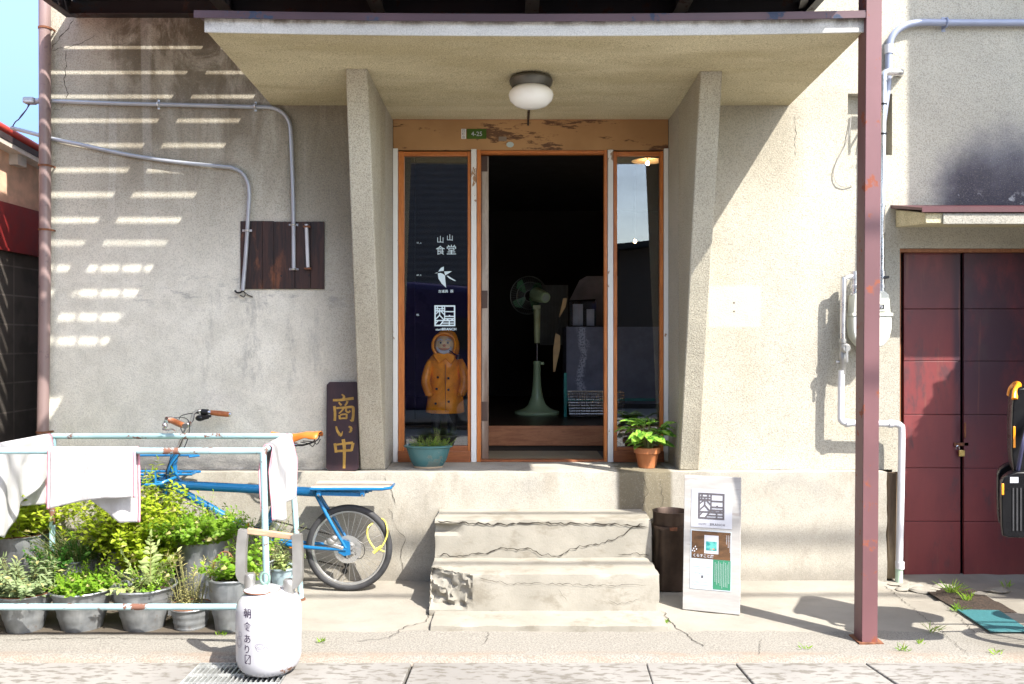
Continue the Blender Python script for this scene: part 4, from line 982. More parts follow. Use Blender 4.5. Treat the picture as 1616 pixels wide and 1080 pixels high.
mb = MB(); mb.lathe([(0,.386),(.10,.386)], (.955,-.25,0), 24); obj('lid_well', mb, M_black, tc)
mb = MB(); mb.box(.93, .975, -.362, -.355, .365, .385); obj('latch', mb, M_rust, tc, bevel=.002)

# ================================================================== PLANTS
_lr = random.Random(77)
def leaf(mb, p, d, n_, L, Wd, fold=.25, droop=.2, seg_=2):
    mi = 1 if _lr.random() < .06 else 0
    d = d.normalized(); s_ = d.cross(n_)
    if s_.length < 1e-4: s_ = d.orthogonal()
    s_.normalize(); n_ = s_.cross(d); b = len(mb.v)
    tip = p+d*L-n_*L*droop; mid = p+d*L*.45-n_*L*droop*.2
    mb.v += [p, mid+s_*Wd/2+n_*fold*Wd, mid, mid-s_*Wd/2+n_*fold*Wd, tip, p+d*L*.75-n_*L*droop*.55+s_*Wd*.33+n_*fold*Wd*.5, p+d*L*.75-n_*L*droop*.55-s_*Wd*.33+n_*fold*Wd*.5]
    for f in ((0,2,1),(0,3,2),(2,4,5,1),(2,3,6,4)): mb.f.append([b+i for i in f]); mb.m.append(mi)
def stems_plant(rn, base, r0, n_st, h0, h1, spread, leafL, leafW, per, style, lm, sm, droop=.25, up_=.4, whorl=2, start=.15):
    for s_ in range(n_st):
        a_ = rn.uniform(0, 2*pi); rr_ = r0*math.sqrt(rn.random()); p0 = base+Vector((cos(a_)*rr_, sin(a_)*rr_, 0))
        h_ = rn.uniform(h0, h1); out = Vector((cos(a_), sin(a_), 0))*spread*(rr_/max(r0, 1e-3))*rn.uniform(.6, 1.3)+Vector((rn.uniform(-.3,.3), rn.uniform(-.3,.3), 0))*spread*.7
        p1 = p0+out*.4+Vector((0,0,h_*.55)); p2 = p0+out+Vector((0,0,h_))
        pts, _ = catmull([p0, p1, p2], [1,1,1], 5)
        sm.tube(pts, [.0022*(1-.6*i/len(pts)) for i in range(len(pts))], 4)
        for k_ in range(per):
            t = start+(1-start)*(k_+.5)/per; i = min(int(t*(len(pts)-1)), len(pts)-2); f_ = t*(len(pts)-1)-i
            p = pts[i].lerp(pts[i+1], f_); ax_ = (pts[i+1]-pts[i]).normalized(); ph = k_*1.3+rn.uniform(0, .8)
            sz = (1-.45*t)*rn.uniform(.7, 1.2) if style != 'top' else (.5+.6*t)*rn.uniform(.8, 1.15)
            for q_ in range(whorl):
                an = ph+2*pi*q_/whorl; side = Vector((cos(an), sin(an), 0)); d = (side+ax_*up_+Vector((0,0,rn.uniform(-.25,.3)))).normalized()
                nn = (ax_+side*-.3+Vector((rn.uniform(-.3,.3), rn.uniform(-.3,.3), .4))).normalized()
                leaf(lm, p, d, nn, leafL*sz, leafW*sz, .18, droop*rn.uniform(.3, 1.5))
        leaf(lm, p2, Vector((rn.uniform(-.5,.5), rn.uniform(-.5,.5), 1)), Vector((1,0,0)), leafL*.6, leafW*.6)
M_rimz = simple('bright_zinc', (.40,.42,.43), .4, .5, .3, 20, .2)
def bucket(t, c, rt, rb, h_, mat=None, rim=.008, rustrim=False, handle=None, bands=2):
    mat = mat or M_galv; mb = MB(); pr = [(0,.004),(rb-.004,.004),(rb,0),(rb+.002,.008)]
    for i in range(1, 12):
        f = i/12; r = rb+(rt-rb)*f; pr.append((r+(.003 if (bands and i in (4, 8)) else 0), h_*f))
    pr += [(rt,h_-.006),(rt+rim,h_-.004),(rt+rim,h_+.004),(rt-.002,h_+.004),(rt-.006,h_-.01),(rt-.012,h_*.75)]
    mb.lathe(pr, c, 36, jit=.05); obj('bucket', mb, mat, t)
    mb = MB(); mb.tube([Vector(c)+Vector((cos(2*pi*i/36)*(rt+rim*.6), sin(2*pi*i/36)*(rt+rim*.6), h_)) for i in range(36)], .0045, 6, 0, False, True); mb.prism([(c[0]-rt-.012,h_-.045),(c[0]-rt+.012,h_-.045),(c[0]-rt+.004,h_-.01),(c[0]-rt-.012,h_-.01)], 'y', c[1]-.02, c[1]+.02); obj('rolled_rim', mb, M_rimz, t)
    if rustrim: mb = MB(); mb.tube([Vector(c)+Vector((cos(2*pi*i/28)*(rt+.005), sin(2*pi*i/28)*(rt+.005), h_+.004)) for i in range(28)], .0045, 6, 0, False, True); obj('rusty_rim', mb, M_rust, t)
    mb = MB(); b0 = 0; mb.lathe([(0,h_-.022),(rt*.5,h_-.02),(rt-.008,h_-.028)], c, 20, jit=.1); obj('soil', mb, M_soil, t)
    if handle: mb = MB(); mb.tube([Vector(c)+Vector(q) for q in handle], .0045, 8, 5); obj('handle', mb, M_rust, t)
def bpos(px_, pyb, rb):
    # base centre from the pixel of the lowest visible point of the bucket
    Z = CAM_Z*F/(pyb-540); Y = Z+CAM_Y+rb; return Vector(((px_-808)*(Y-CAM_Y)/F, Y, 0))
def potted(nm, label, px_, pyb, rt, rb, h_, mat=None, rustrim=False, handle=None, group='potted plants behind the pale blue rail', c=None, cat='potted plant'):
    c = c or bpos(px_, pyb, rb); t = thing(nm, label, cat, tuple(c), group); bucket(t, c, rt, rb, h_, mat, rustrim=rustrim, handle=handle); return t, c
def fin_plant(t, lm, sm, lmat, nm='foliage'):
    obj(nm, lm, [lmat, L_dry], t, recalc=False, sharp=180); 
    if sm.v: obj('stem', sm, M_stem, t, sharp=180)
rn = random.Random(11)
# 1 sage, front row far left
t, c = potted('potted_sage', 'grey green sage in the rusty rimmed bucket at the front left corner', 40, 1001, .135, .085, .19, rustrim=True)
lm, sm = MB(), MB(); stems_plant(rn, c+Vector((0,0,.17)), .11, 70, .06, .19, .11, .062, .024, 8, '', lm, sm, .3, .5); fin_plant(t, lm, sm, L_sage)
# 2 mint mound
t, c = potted('potted_mint', 'low mound of light green mint in the grey bucket second from the left, front row', 130, 999, .150, .098, .20)
lm, sm = MB(), MB(); stems_plant(rn, c+Vector((.0,0,.18)), .12, 120, .04, .12, .08, .040, .032, 5, '', lm, sm, .3, .3); fin_plant(t, lm, sm, L_mint)
# 3 silver plant in wide bucket
t, c = potted('potted_artichoke', 'pale silvery plant with toothed feathery leaves in the wide galvanised bucket', 228, 999, .155, .098, .215)
lm, sm = MB(), MB()
def frond(lm, p0, d, L, wmax, teeth, curl):
    d = d.normalized(); side = d.cross(Vector((0,0,1)));  side = side.normalized() if side.length > .05 else Vector((1,0,0))
    pts = []
    for i in range(teeth+1):
        t_ = i/teeth; pts.append(p0+d*L*t_+Vector((0,0,-curl*L*t_*t_)))
    sm.tube(pts, [.004*(1-.8*i/teeth) for i in range(teeth+1)], 4)
    for i in range(1, teeth):
        t_ = i/teeth; w_ = wmax*math.sin(pi*min(1, t_*.9+.12))**.8; ax_ = (pts[i+1]-pts[i]).normalized(); n_ = side.cross(ax_)
        for s_ in (-1, 1): leaf(lm, pts[i], side*s_*rn.uniform(.7,1.2)+ax_*rn.uniform(.3,.9)+Vector((rn.uniform(-.3,.3),0,rn.uniform(-.3,.4))), n_, w_*rn.uniform(.6,1.25), w_*.42, .25, rn.uniform(0,.5))
    leaf(lm, pts[-2], pts[-1]-pts[-2], Vector((0,-1,.3)), wmax*.7, wmax*.25)
b0 = c+Vector((0,0,.2))
for (px_, py_, yy, w_, tt) in ((229,835,-1.0,.05,13),(170,925,-1.12,.05,9),(150,938,-1.15,.04,8),(262,880,-1.02,.05,9),(200,870,-1.0,.05,9),(275,905,-1.1,.045,8),(185,895,-1.1,.045,8),(245,905,-1.15,.04,7),(212,900,-1.16,.04,7),(280,860,-.9,.045,8),(250,850,-.92,.045,9)):
    q = P(px_, py_, yy); frond(lm, b0+Vector((rn.uniform(-.04,.04), rn.uniform(-.04,.04), 0)), q-b0, (q-b0).length, w_*1.25, tt, .05)
obj('foliage', lm, [L_pale, L_dry], t, recalc=False, sharp=180); obj('stem', sm, M_stem, t, sharp=180)
lm, sm = MB(), MB(); stems_plant(rn, c+Vector((.03,0,.2)), .11, 30, .03, .12, .12, .026, .024, 5, '', lm, sm, .5, .2); fin_plant(t, lm, sm, L_mint, 'undergrowth')
# 4 low tin with dry stems
t, c = potted('potted_dry_herb', 'low small tin of thin dry stalks between the wide bucket and the ring handled pail', 301, 997, .098, .080, .108, rustrim=True)
lm, sm = MB(), MB(); stems_plant(rn, c+Vector((0,0,.09)), .07, 24, .08, .26, .07, .022, .007, 9, '', lm, sm, .4, .5); stems_plant(rn, c+Vector((0,0,.09)), .06, 10, .20, .30, .07, .05, .013, 4, '', lm, sm, .3, .8, start=.75); fin_plant(t, lm, sm, L_dry)
# 5 pail with moss and round leaves
t, c = potted('potted_round_leaf_herb', 'pail with a rusty ring handle, moss and round leaves, behind the white jug', 366, 999, .118, .083, .265, handle=[(-.115,0,.25),(-.075,-.02,.36),(-.03,-.03,.40),(.01,-.03,.37),(.0,-.05,.27)])
lm, sm = MB(), MB(); stems_plant(rn, c+Vector((.05,0,.25)), .07, 34, .05, .24, .15, .050, .046, 6, '', lm, sm, .3, .3); fin_plant(t, lm, sm, L_mint)
lm, sm = MB(), MB(); stems_plant(rn, c+Vector((-.04,-.02,.25)), .05, 40, .03, .13, .04, .012, .005, 14, '', lm, sm, .2, .7); obj('moss', lm, [L_yel, L_dark], t, recalc=False, sharp=180)
# 6 tall mint in tall can
t, c = potted('potted_mint', 'dense bush of bright mint in the tall galvanised can', 318, 958, .128, .112, .37, rustrim=True)
lm, sm = MB(), MB(); stems_plant(rn, c+Vector((-.02,0,.34)), .14, 190, .06, .16, .14, .044, .036, 8, '', lm, sm, .3, .3); stems_plant(rn, c+Vector((-.02,0,.36)), .12, 8, .17, .24, .09, .034, .024, 7, '', lm, sm, .3, .3); fin_plant(t, lm, sm, L_mint)
# 7 large yellow green bush
t, c = potted('potted_lemon_balm', 'tall yellow green leafy bush in the middle of the pots, before the front bicycle wheel', 212, 955, .14, .11, .30)
lm, sm = MB(), MB(); stems_plant(rn, c+Vector((.0,0,.27)), .15, 150, .10, .36, .22, .060, .038, 9, '', lm, sm, .35, .35); stems_plant(rn, c+Vector((.0,0,.27)), .12, 30, .34, .50, .17, .072, .036, 9, '', lm, sm, .35, .45, start=.4); stems_plant(rn, c+Vector((.12,-.06,.20)), .10, 80, .05, .22, .17, .052, .042, 6, '', lm, sm, .35, .35)
fin_plant(t, lm, sm, L_yel)
# 8 lemon verbena, far left back
t, c = potted('potted_verbena', 'spiky yellow green plant in the tub at the far left behind the towels', 34, 952, .150, .12, .37, rustrim=True)
lm, sm = MB(), MB(); stems_plant(rn, c+Vector((0,0,.35)), .13, 100, .15, .42, .30, .075, .030, 10, '', lm, sm, .35, .5); fin_plant(t, lm, sm, L_yel)
# 9 rosemary / dill
t, c = potted('potted_rosemary', 'dark green needle leaved herb between the far left tub and the bright bush', 122, 955, .12, .10, .24)
lm, sm = MB(), MB(); stems_plant(rn, c+Vector((.02,0,.22)), .12, 110, .08, .24, .16, .020, .0045, 26, '', lm, sm, .2, .8, whorl=3, start=.05); stems_plant(rn, c+Vector((-.08,-.08,.2)), .08, 36, .05, .15, .10, .036, .034, 5, '', lm, sm, .3, .3); fin_plant(t, lm, sm, L_dark)
# 10 variegated in pale pot behind the jug
t, c = potted('potted_variegated_herb', 'small yellow variegated plant in a pale blue pot beside the jug handle', 448, 946, .075, .06, .17, mat=simple('pale_blue_pot', (.45,.58,.62), .4))
lm, sm = MB(), MB(); stems_plant(rn, c+Vector((0,0,.15)), .05, 26, .03, .12, .09, .036, .022, 5, '', lm, sm, .3, .4); fin_plant(t, lm, sm, L_pale)
# 11 wispy plant behind pail
t, c = potted('potted_feathery_herb', 'wispy grey green feathery plant between the mint bush and the jug handle', 405, 950, .10, .08, .22)
lm, sm = MB(), MB(); stems_plant(rn, c+Vector((0,0,.2)), .08, 46, .12, .30, .16, .018, .004, 20, '', lm, sm, .3, .8, whorl=3); stems_plant(rn, c+Vector((.03,0,.2)), .08, 14, .10, .28, .12, .036, .026, 6, '', lm, sm, .3, .3); fin_plant(t, lm, sm, L_sage)
# blue glazed bonsai pot on sill
q = P(676, 741, .10); q.z = LZ
t = thing('glazed_planter', 'turquoise glazed oval pot of low green herbs on the sill under the left window', 'potted plant', tuple(q))
M_glaze = steel('turquoise_glaze', (.05,.14,.145), (.13,.13,.10), .55, .25, 5, .6)
mb = MB(); mb.lathe([(0,.012),(.095,.012),(.098,.016),(.118,.05),(.137,.11),(.142,.128),(.158,.134),(.160,.142),(.150,.146),(.140,.138),(.12,.11)], q, 40, 'z', 1, .72); obj('pot', mb, M_glaze, t)
mb = MB(); mb.lathe([(.07,0),(.092,0),(.094,.0115),(.07,.0115)], q, 30, 'z', 1, .72); obj('foot', mb, simple('bare_clay', (.40,.31,.21), .8), t)
mb = MB(); mb.lathe([(0,.128),(.139,.124)], q, 24, 'z', 1, .72); obj('soil', mb, M_soil, t)
lm, sm = MB(), MB()
for dx_ in (-.05, .0, .05, .09): stems_plant(rn, q+Vector((dx_,0,.122)), .05, 22, .02, .075, .05, .014, .009, 9, '', lm, sm, .2, .4)
stems_plant(rn, q+Vector((.055,0,.12)), .02, 4, .10, .13, .03, .016, .009, 8, '', lm, sm, .2, .4)
fin_plant(t, lm, sm, L_mint)
# terracotta pot on the right
q = P(1021, 742, .10); q.z = LZ
t = thing('terracotta_planter', 'terracotta pot with broad patterned leaves on the wet sill by the right window', 'potted plant', tuple(q))
def terra():
    m = NM('terracotta'); a_ = m.noise(7, (1,1,.4), 5, .7); c = m.mix(m.ramp(a_, .35, .65), (.36,.11,.035), (.46,.17,.065)); c = m.mix(m.mul(m.ramp(a_, .6, .7), .5), c, (.20,.08,.03)); m.bump(a_, .2, .002); return m.fin(c, .5)
mb = MB(); mb.lathe([(0,.004),(.052,.004),(.055,0),(.06,.02),(.074,.09),(.076,.092),(.084,.094),(.087,.128),(.081,.132),(.076,.122),(.07,.10)], q, 36); obj('pot', mb, terra(), t)
mb = MB(); mb.lathe([(0,.115),(.077,.112)], q, 20); obj('soil', mb, M_soil, t)
def bigleafm():
    m = NM('patterned_leaf'); v = m.noise(34, detail=1); c = m.mix(m.ramp(v, .53, .57), (.30,.52,.07), (.09,.26,.03)); m.L(c, m.b.inputs['Base Color']); m.b.inputs['Roughness'].default_value = .35
    t_ = m.n('ShaderNodeBsdfTranslucent'); m.L(c, t_.inputs[0]); mx = m.n('ShaderNodeMixShader'); mx.inputs[0].default_value = .35; m.L(m.b.outputs[0], mx.inputs[1]); m.L(t_.outputs[0], mx.inputs[2]); m.L(mx.outputs[0], m.t.nodes['Material Output'].inputs[0]); return m.mat
lm, sm = MB(), MB()
def broad(lm, p, d, nn, L, Wd):
    d = d.normalized(); s_ = d.cross(nn).normalized(); nn = s_.cross(d); b = len(lm.v); K = 7
    for i in range(K+1):
        t_ = i/K; w_ = Wd/2*math.sin(pi*t_**.85)**.75 if 0 < t_ < 1 else .0006; cp = p+d*L*t_-nn*L*.35*t_*t_
        for s2 in (-1, -.5, 0, .5, 1): lm.v.append(cp+s_*w_*s2+nn*abs(s2)*w_*.35+nn*.003*math.sin(i*2.2)*abs(s2))
    for i in range(K):
        for j in range(4): q_ = b+i*5+j; lm.f.append([q_, q_+1, q_+6, q_+5]); lm.m.append(0)
for i in range(48):
    an = i*2.4; el = rn.uniform(.0, 1.1); st_ = q+Vector((cos(an)*.03, sin(an)*.03, .12)); rad = rn.uniform(.01, .085); hh = rn.uniform(.02, .17)
    p = q+Vector((cos(an)*rad*1.2, sin(an)*rad, .12+hh)); sm.tube([st_, st_.lerp(p, .6)+Vector((0,0,.02)), p], [.003,.002,.0015], 5, 3)
    d = Vector((cos(an), sin(an), .1+(.9 if hh > .13 else 0)*rn.random())); broad(lm, p, d, Vector((rn.uniform(-.3,.3), rn.uniform(-.5,.1), 1)), rn.uniform(.08, .12), rn.uniform(.055, .072))
obj('foliage', lm, bigleafm(), t, sharp=180, recalc=False); obj('stem', sm, M_stem, t)
# weeds
def weed(px_, py_, n_, h_, label):
    Z = CAM_Z*F/(py_-540); c = Vector(((px_-808)*Z/F, Z+CAM_Y, .001)); lm = MB()
    for i in range(n_):
        a_ = rn.uniform(0, 2*pi); leaf(lm, c+Vector((rn.uniform(-.02,.02), rn.uniform(-.012,.012), 0)), Vector((cos(a_)*.7, sin(a_)*.7, rn.uniform(.5,1.4))), Vector((sin(a_), cos(a_), .3)), h_*rn.uniform(.5,1.1), .006, .1, .3)
    solo('weed', lm, [L_mint, L_dry], label, 'weed', 'weeds in the pavement cracks', recalc=False, sharp=180)
weed(1503, 938, 34, .11, 'tallest tuft of grass in the earth patch before the red doors'); weed(1525, 950, 26, .07, 'grass tuft on the right of the earth patch before the red doors'); weed(1511, 966, 20, .06, 'grass tuft at the near corner of the teal mat')
weed(1472, 1000, 16, .07, 'upright tuft of grass in the shadow right of the maroon post'); weed(1424, 1028, 14, .045, 'little weed by the gutter edge right of the maroon post'); weed(1450, 1017, 10, .035, 'tiny weed in the crack between post and teal mat'); weed(1573, 1033, 10, .04, 'tiny weed under the spoke shadows at the gutter edge')
weed(1270, 1024, 9, .035, 'tiny weed left of the maroon post at the gutter edge'); weed(1055, 984, 9, .03, 'tiny weed at the right foot of the steps'); weed(508, 1014, 18, .03, 'low weed right of the white jug at the gutter edge'); weed(350, 1003, 16, .03, 'low weed under the pale blue rail left of the white jug'); weed(1588, 928, 12, .06, 'grass blades under the right red door')

# ================================================================== LAUNDRY RACK & TOWELS
rk = thing('pipe_rail', 'pale blue rust spotted pipe frame standing round the potted plants with towels over it', 'pipe frame', (-1.24,-1.18,0))
RH = .94; FY, BY = -1.18, -.50; r0 = .0165
FL, FR = Vector((-2.66,FY,RH)), P(415,712,FY); BLp, BR_ = P(84,689,BY), P(457,690,BY)
FR.z = BR_.z = BLp.z = RH
FRb = P(423,950,FY); FRb.z = .012; BRb = P(475,946,BY); BRb.z = .012; BLb = P(79,860,BY); BLb = Vector((BLp.x-.01, BY, .012)); FLb = Vector((-2.66, FY, .012))
for nm_, a_, b_ in (('top_rail',FL,FR),('top_rail',BLp,BR_),('top_rail',FR,BR_),('top_rail',FL,BLp),('leg',FR,FRb),('leg',BR_,BRb),('leg',BLp,BLb),('leg',FL,FLb)):
    mb = MB(); d = (b_-a_).normalized()
    mb.tube([a_-d*(.008 if nm_ == 'top_rail' else 0), a_.lerp(b_, .5), b_+d*(.008 if nm_ == 'top_rail' else 0)], r0, 14); obj(nm_, mb, M_teal, rk)
lowz = PZ(958,FY)
for a_, b_ in ((Vector((-2.66,FY,lowz)), Vector((PX(421,FY),FY,lowz))), (Vector((-2.66,FY+.02,lowz)), Vector((BLb.x,BY,lowz))), (Vector((PX(421,FY),FY+.01,lowz)), Vector((PX(473,BY),BY-.01,lowz)))):
    mb = MB(); mb.tube([a_, b_], r0*.95, 12); obj('lower_rail', mb, M_teal, rk)
for p_ in (FRb, BRb, BLb, FLb):
    mb = MB(); mb.lathe([(0,-.012),(.026,-.012),(.026,-.004),(.018,-.002),(0,-.002)], p_, 16); obj('foot', mb, M_rust, rk)
def towelm():
    m = NM('white_cotton'); x, y, z = m.xyz(); a_ = m.noise(260, (1,1,1), 2); b_ = m.noise(14, (1,1,.5), 4); m.bump(b_, .7, .012); m.bump(m.noise(40, (1,1,.3), 3), .35, .003); m.bump(a_, .3, .001)
    m.b.inputs['Sheen Weight'].default_value = .2
    t_ = m.n('ShaderNodeBsdfTranslucent'); t_.inputs[0].default_value = (.50,.49,.50,1); m.b.inputs['Base Color'].default_value = (.52,.515,.52,1); m.b.inputs['Roughness'].default_value = .9
    mx = m.n('ShaderNodeMixShader'); mx.inputs[0].default_value = .25; m.L(m.b.outputs[0], mx.inputs[1]); m.L(t_.outputs[0], mx.inputs[2]); m.L(mx.outputs[0], m.t.nodes['Material Output'].inputs[0]); return m.mat
M_towel = towelm(); M_pink = simple('pink_hem', (.66,.32,.38), .9)
def drape(name, label, a_, b_, outn, dropf, dropb, seed, folds=.012, skew=0, shrink=0):
    # a_,b_ rail points; outn = outward unit vector; dropf/dropb = functions of u giving the hanging length
    a_ = Vector(a_); b_ = Vector(b_); outn = Vector(outn); t_ = thing(name, label, 'towel', tuple(a_.lerp(b_, .5)), 'towels drying on the pale blue rail')
    R = r0+.004; NU, NV = 44, 60
    def pt(u, v):
        # v in -1..1 : -1 front bottom, 0 over rail, 1 back bottom
        L_ = dropf(u) if v < 0 else dropb(u); arc = R*pi/2; tot = L_+arc; s_ = abs(v)*tot; sg_ = 1 if v < 0 else -1
        if s_ < arc: an = s_/R; off = outn*(sin(an)*R*sg_); z = cos(an)*R
        else: off = outn*(R*sg_); z = -(s_-arc)
        dn = max(0, -z)
        wv = folds*min(1, dn/.12)*(math.sin(u*9+seed)+.55*math.sin(u*21+seed*2.3+dn*5))+.006*min(1, dn/.05)*mnoise.noise(Vector((u*5, dn*9, seed)))
        base = a_.lerp(b_, u); ctr = a_.lerp(b_, .5); base = ctr+(base-ctr)*(1-shrink*min(1, dn/.4))
        return base+off+outn*(wv+.004*sg_+(.01*dn if sg_ > 0 else -.01*dn))+(b_-a_).normalized()*(skew*dn)+Vector((0,0,z))
    def grid(u0, u1, nu, lift=0, v0=-1, v1=1, nv=NV):
        mb = MB()
        for j in range(nv+1):
            for i in range(nu+1):
                v = v0+(v1-v0)*j/nv; u = u0+(u1-u0)*i/nu; p = pt(u, v)
                if lift:
                    e = 1e-3; n_ = (pt(u+e, v)-p).cross(pt(u, min(v+e, 1))-p if v < 1-e else p-pt(u, v-e))
                    n_ = n_.normalized() if n_.length > 0 else outn; p = p+n_*lift
                mb.v.append(p)
        for j in range(nv):
            for i in range(nu): q = j*(nu+1)+i; mb.f.append([q, q+1, q+nu+2, q+nu+1]); mb.m.append(0)
        return mb
    for u0, u1 in ((0,.03),(.97,1)):
        o = obj('hem', grid(u0, u1, 1), M_pink, t_, sharp=180, recalc=False); md = o.modifiers.new('thick', 'SOLIDIFY'); md.thickness = .0042; md.offset = 0
    o = obj('cloth', grid(.03, .97, NU), M_towel, t_, sharp=180, recalc=False)
    md = o.modifiers.new('thick', 'SOLIDIFY'); md.thickness = .003; md.offset = 0
drape('towel', 'largest white towel with pink hem, hanging over the front rail', P(79,712,FY).xz.to_3d().xzy if False else (PX(79,FY),FY,RH), (PX(217,FY),FY,RH), (0,-1,0), lambda u: .285-.055*u-.02*sin(u*3), lambda u: .16+.20*min(1, max(0,(u-.15)*1.6)), 1.2, .006)
drape('towel', 'white towel over the short left side rail with its pointed corner hanging low', (-2.645,-1.13,RH), (-2.630,-.56,RH), (-1,0,0), lambda u: .30+.08*u, lambda u: .42-.12*abs(u-.15)*2.5+.05*(1-u), 3.1, .018)
drape('towel', 'narrow white towel over the right side rail above the jug handle', (FR.x-.004,FY+.10,RH), (BR_.x+.004,BY-.06,RH), (1,0,0), lambda u: .40-.10*abs(u-.3), lambda u: .33-.05*u, 5.0, .020, 0, .10)

# ================================================================== WHITE JUG
jc = Vector((PX(424.5,-1.56), -1.56, -.004))
jg = thing('enamel_jug', 'white enamel canister with handwritten characters, wooden bar handle and small lid', 'canister', tuple(jc))
def enamel():
    m = NM('white_enamel'); x, y, z = m.xyz(); a_ = m.noise(13, detail=5, rough=.7); lo = m.mul(m.ramp(z, .07, .03), m.ramp(a_, .60, .64)); hi = m.mul(m.ramp(z, .33, .36), m.ramp(a_, .62, .66))
    c = m.mix(m.op('MAXIMUM', lo, hi), (.43,.43,.46), (.18,.08,.04)); m.bump(m.noise(4), .15, .01); return m.fin(c, .22)
M_en = enamel()
RJ = .1445
prof = [(0,0),(.085,0),(.105,.006),(.125,.022),(.138,.045),(RJ,.075),(RJ,.20),(RJ,.285),(.141,.305),(.131,.328),(.115,.345),(.095,.356),(.072,.362),(.07,.366),(0,.366)]
mb = MB(); mb.lathe(prof, jc, 64); obj('body', mb, M_en, jg, sharp=60)
mb = MB(); mb.lathe([(.075,.364),(.080,.364),(.081,.369),(.074,.373),(.055,.379),(.02,.386),(0,.386)], jc+Vector((-.03,-.0,0)), 40); ld = obj('lid', mb, M_en, jg, sharp=60)
mb = MB(); mb.tube([jc+Vector((-.03+cos(2*pi*i/32)*.0805, sin(2*pi*i/32)*.0805, .3655)) for i in range(32)], .0028, 6, 0, False, True); obj('lid_rim', mb, M_rust, ld)
mb = MB(); lc2 = jc+Vector((-.018,0,.386)); mb.tube([lc2+Vector((sin(t_*2*pi/16)*.020, 0, .030+cos(t_*2*pi/16)*.026)) for t_ in range(16)], .0055, 8, 0, False, True); mb.lathe([(0,0),(.014,0),(.010,.008),(0,.01)], lc2-Vector((0,0,.003)), 14); obj('ring', mb, simple('verdigris', (.16,.27,.22), .6), ld)
def jp(px_, py_): return P(px_, py_, -1.56)
for side, pts in ((0, [(394,913),(387,913),(381.5,906),(381,890),(382,860),(385,836)]), (1, [(456,922),(463,921.5),(469.5,915),(470.5,900),(470,865),(468.5,843)])):
    mb = MB(); pp = [jp(*q) for q in pts]
    # strap-like arm: swept box section
    p2, _ = catmull(pp, [1]*len(pp), 5); b0 = len(mb.v)
    for i, p_ in enumerate(p2):
        t_ = (p2[min(i+1, len(p2)-1)]-p2[max(i-1, 0)]).normalized(); sd = Vector((0,1,0)).cross(t_).normalized()
        for u_, v_ in ((-1,-1),(1,-1),(1,1),(-1,1)): mb.v.append(p_+sd*u_*.0215+Vector((0,1,0))*v_*.017)
    for i in range(len(p2)-1):
        for k_ in range(4): l = (k_+1) % 4; mb.f.append([b0+4*i+k_, b0+4*i+l, b0+4*i+4+l, b0+4*i+4+k_]); mb.m.append(0)
    e_ = b0+4*(len(p2)-1); mb.f += [[b0,b0+1,b0+2,b0+3],[e_,e_+1,e_+2,e_+3]]; mb.m += [0,0]
    q = pp[0]; mb.lathe([(0,-.05),(.023,-.045),(.026,-.008),(.025,.018),(.022,.022),(0,.022)], q, 20)
    obj('handle_arm', mb, M_alu, jg, bevel=.006, seg=3)
mb = MB(); mb.bar(jp(390,838), jp(462,847), .022, .028); obj('grip', mb, wood('grip_wood', (.34,.22,.14), (.46,.32,.21), 'x', .6, 14), jg, bevel=.005)
# writing wrapped on the cylinder
mb = MB()
def wrap(mbx, start, a0, z0_, rad=RJ+.0006):
    for i in range(start, len(mbx.v)):
        v = mbx.v[i]; an = a0+v.x/RJ; mbx.v[i] = jc+Vector((sin(an)*rad, -cos(an)*rad, z0_+v.z))
def jang(px_): return .275+math.asin(max(-.99, min(.99, (px_-424.5)/50.5)))
for ch, px_, py_, hh in (('朝',392.5,969,.042),('食',392.5,990,.040),('あ',392.5,1009.5,.036),('り',392,1026,.036)):
    s0 = len(mb.v); text_mb(mb, ch, (0,0,0), (1,0,0), (0,0,1), height=hh, fat=.008, depth=0); wrap(mb, s0, jang(px_), PZ(py_, -1.70)-jc.z)
for a_, b_ in (((-.014,-.018),(.014,-.018)),((.014,-.018),(.014,.018)),((.014,.018),(-.014,.018)),((-.014,.018),(-.014,-.018)),((-.014,-.018),(.014,.018))):
    s0 = len(mb.v); seg(mb, a_, b_, .004, (0,0,0), (1,0,0), (0,0,1), 0); wrap(mb, s0, jang(393), PZ(1042, -1.70)-jc.z)
s0 = len(mb.v); text_mb(mb, '卯', (0,0,0), (1,0,0), (0,0,1), height=.012, fat=.01, depth=0); wrap(mb, s0, jang(463), PZ(943, -1.64)-jc.z)
obj('lettering', mb, M_ink, jg, recalc=False)
mb = MB()
def sk_ring(cx_, cz_, rx_, rz_, px_, py_, n_=28, w_=.0016, a0=0, a1=2*pi):
    s0 = len(mb.v)
    for i in range(n_):
        t0, t1 = a0+(a1-a0)*i/n_, a0+(a1-a0)*(i+1)/n_; seg(mb, (cx_+cos(t0)*rx_, cz_+sin(t0)*rz_), (cx_+cos(t1)*rx_, cz_+sin(t1)*rz_), w_, (0,0,0), (1,0,0), (0,0,1), 0)
    wrap(mb, s0, jang(px_), PZ(py_, -1.70)-jc.z)
for (ox, oz, rx_, rz_) in ((-.026,0,.022,.012),(.022,0,.022,.011),(-.002,.026,.012,.006),(-.026,.001,.014,.007),(.022,.001,.013,.006)): sk_ring(ox, oz, rx_, rz_, 420, 1020)
sk_ring(-.026, -.002, .019, .022, 420, 1020, a0=pi, a1=2*pi); sk_ring(.022, -.002, .019, .020, 420, 1020, a0=pi, a1=2*pi)
sk_ring(0, 0, .022, .024, 380, 1018); sk_ring(0, 0, .015, .017, 380, 1018); sk_ring(.0, .036, .012, .010, 382, 1018)
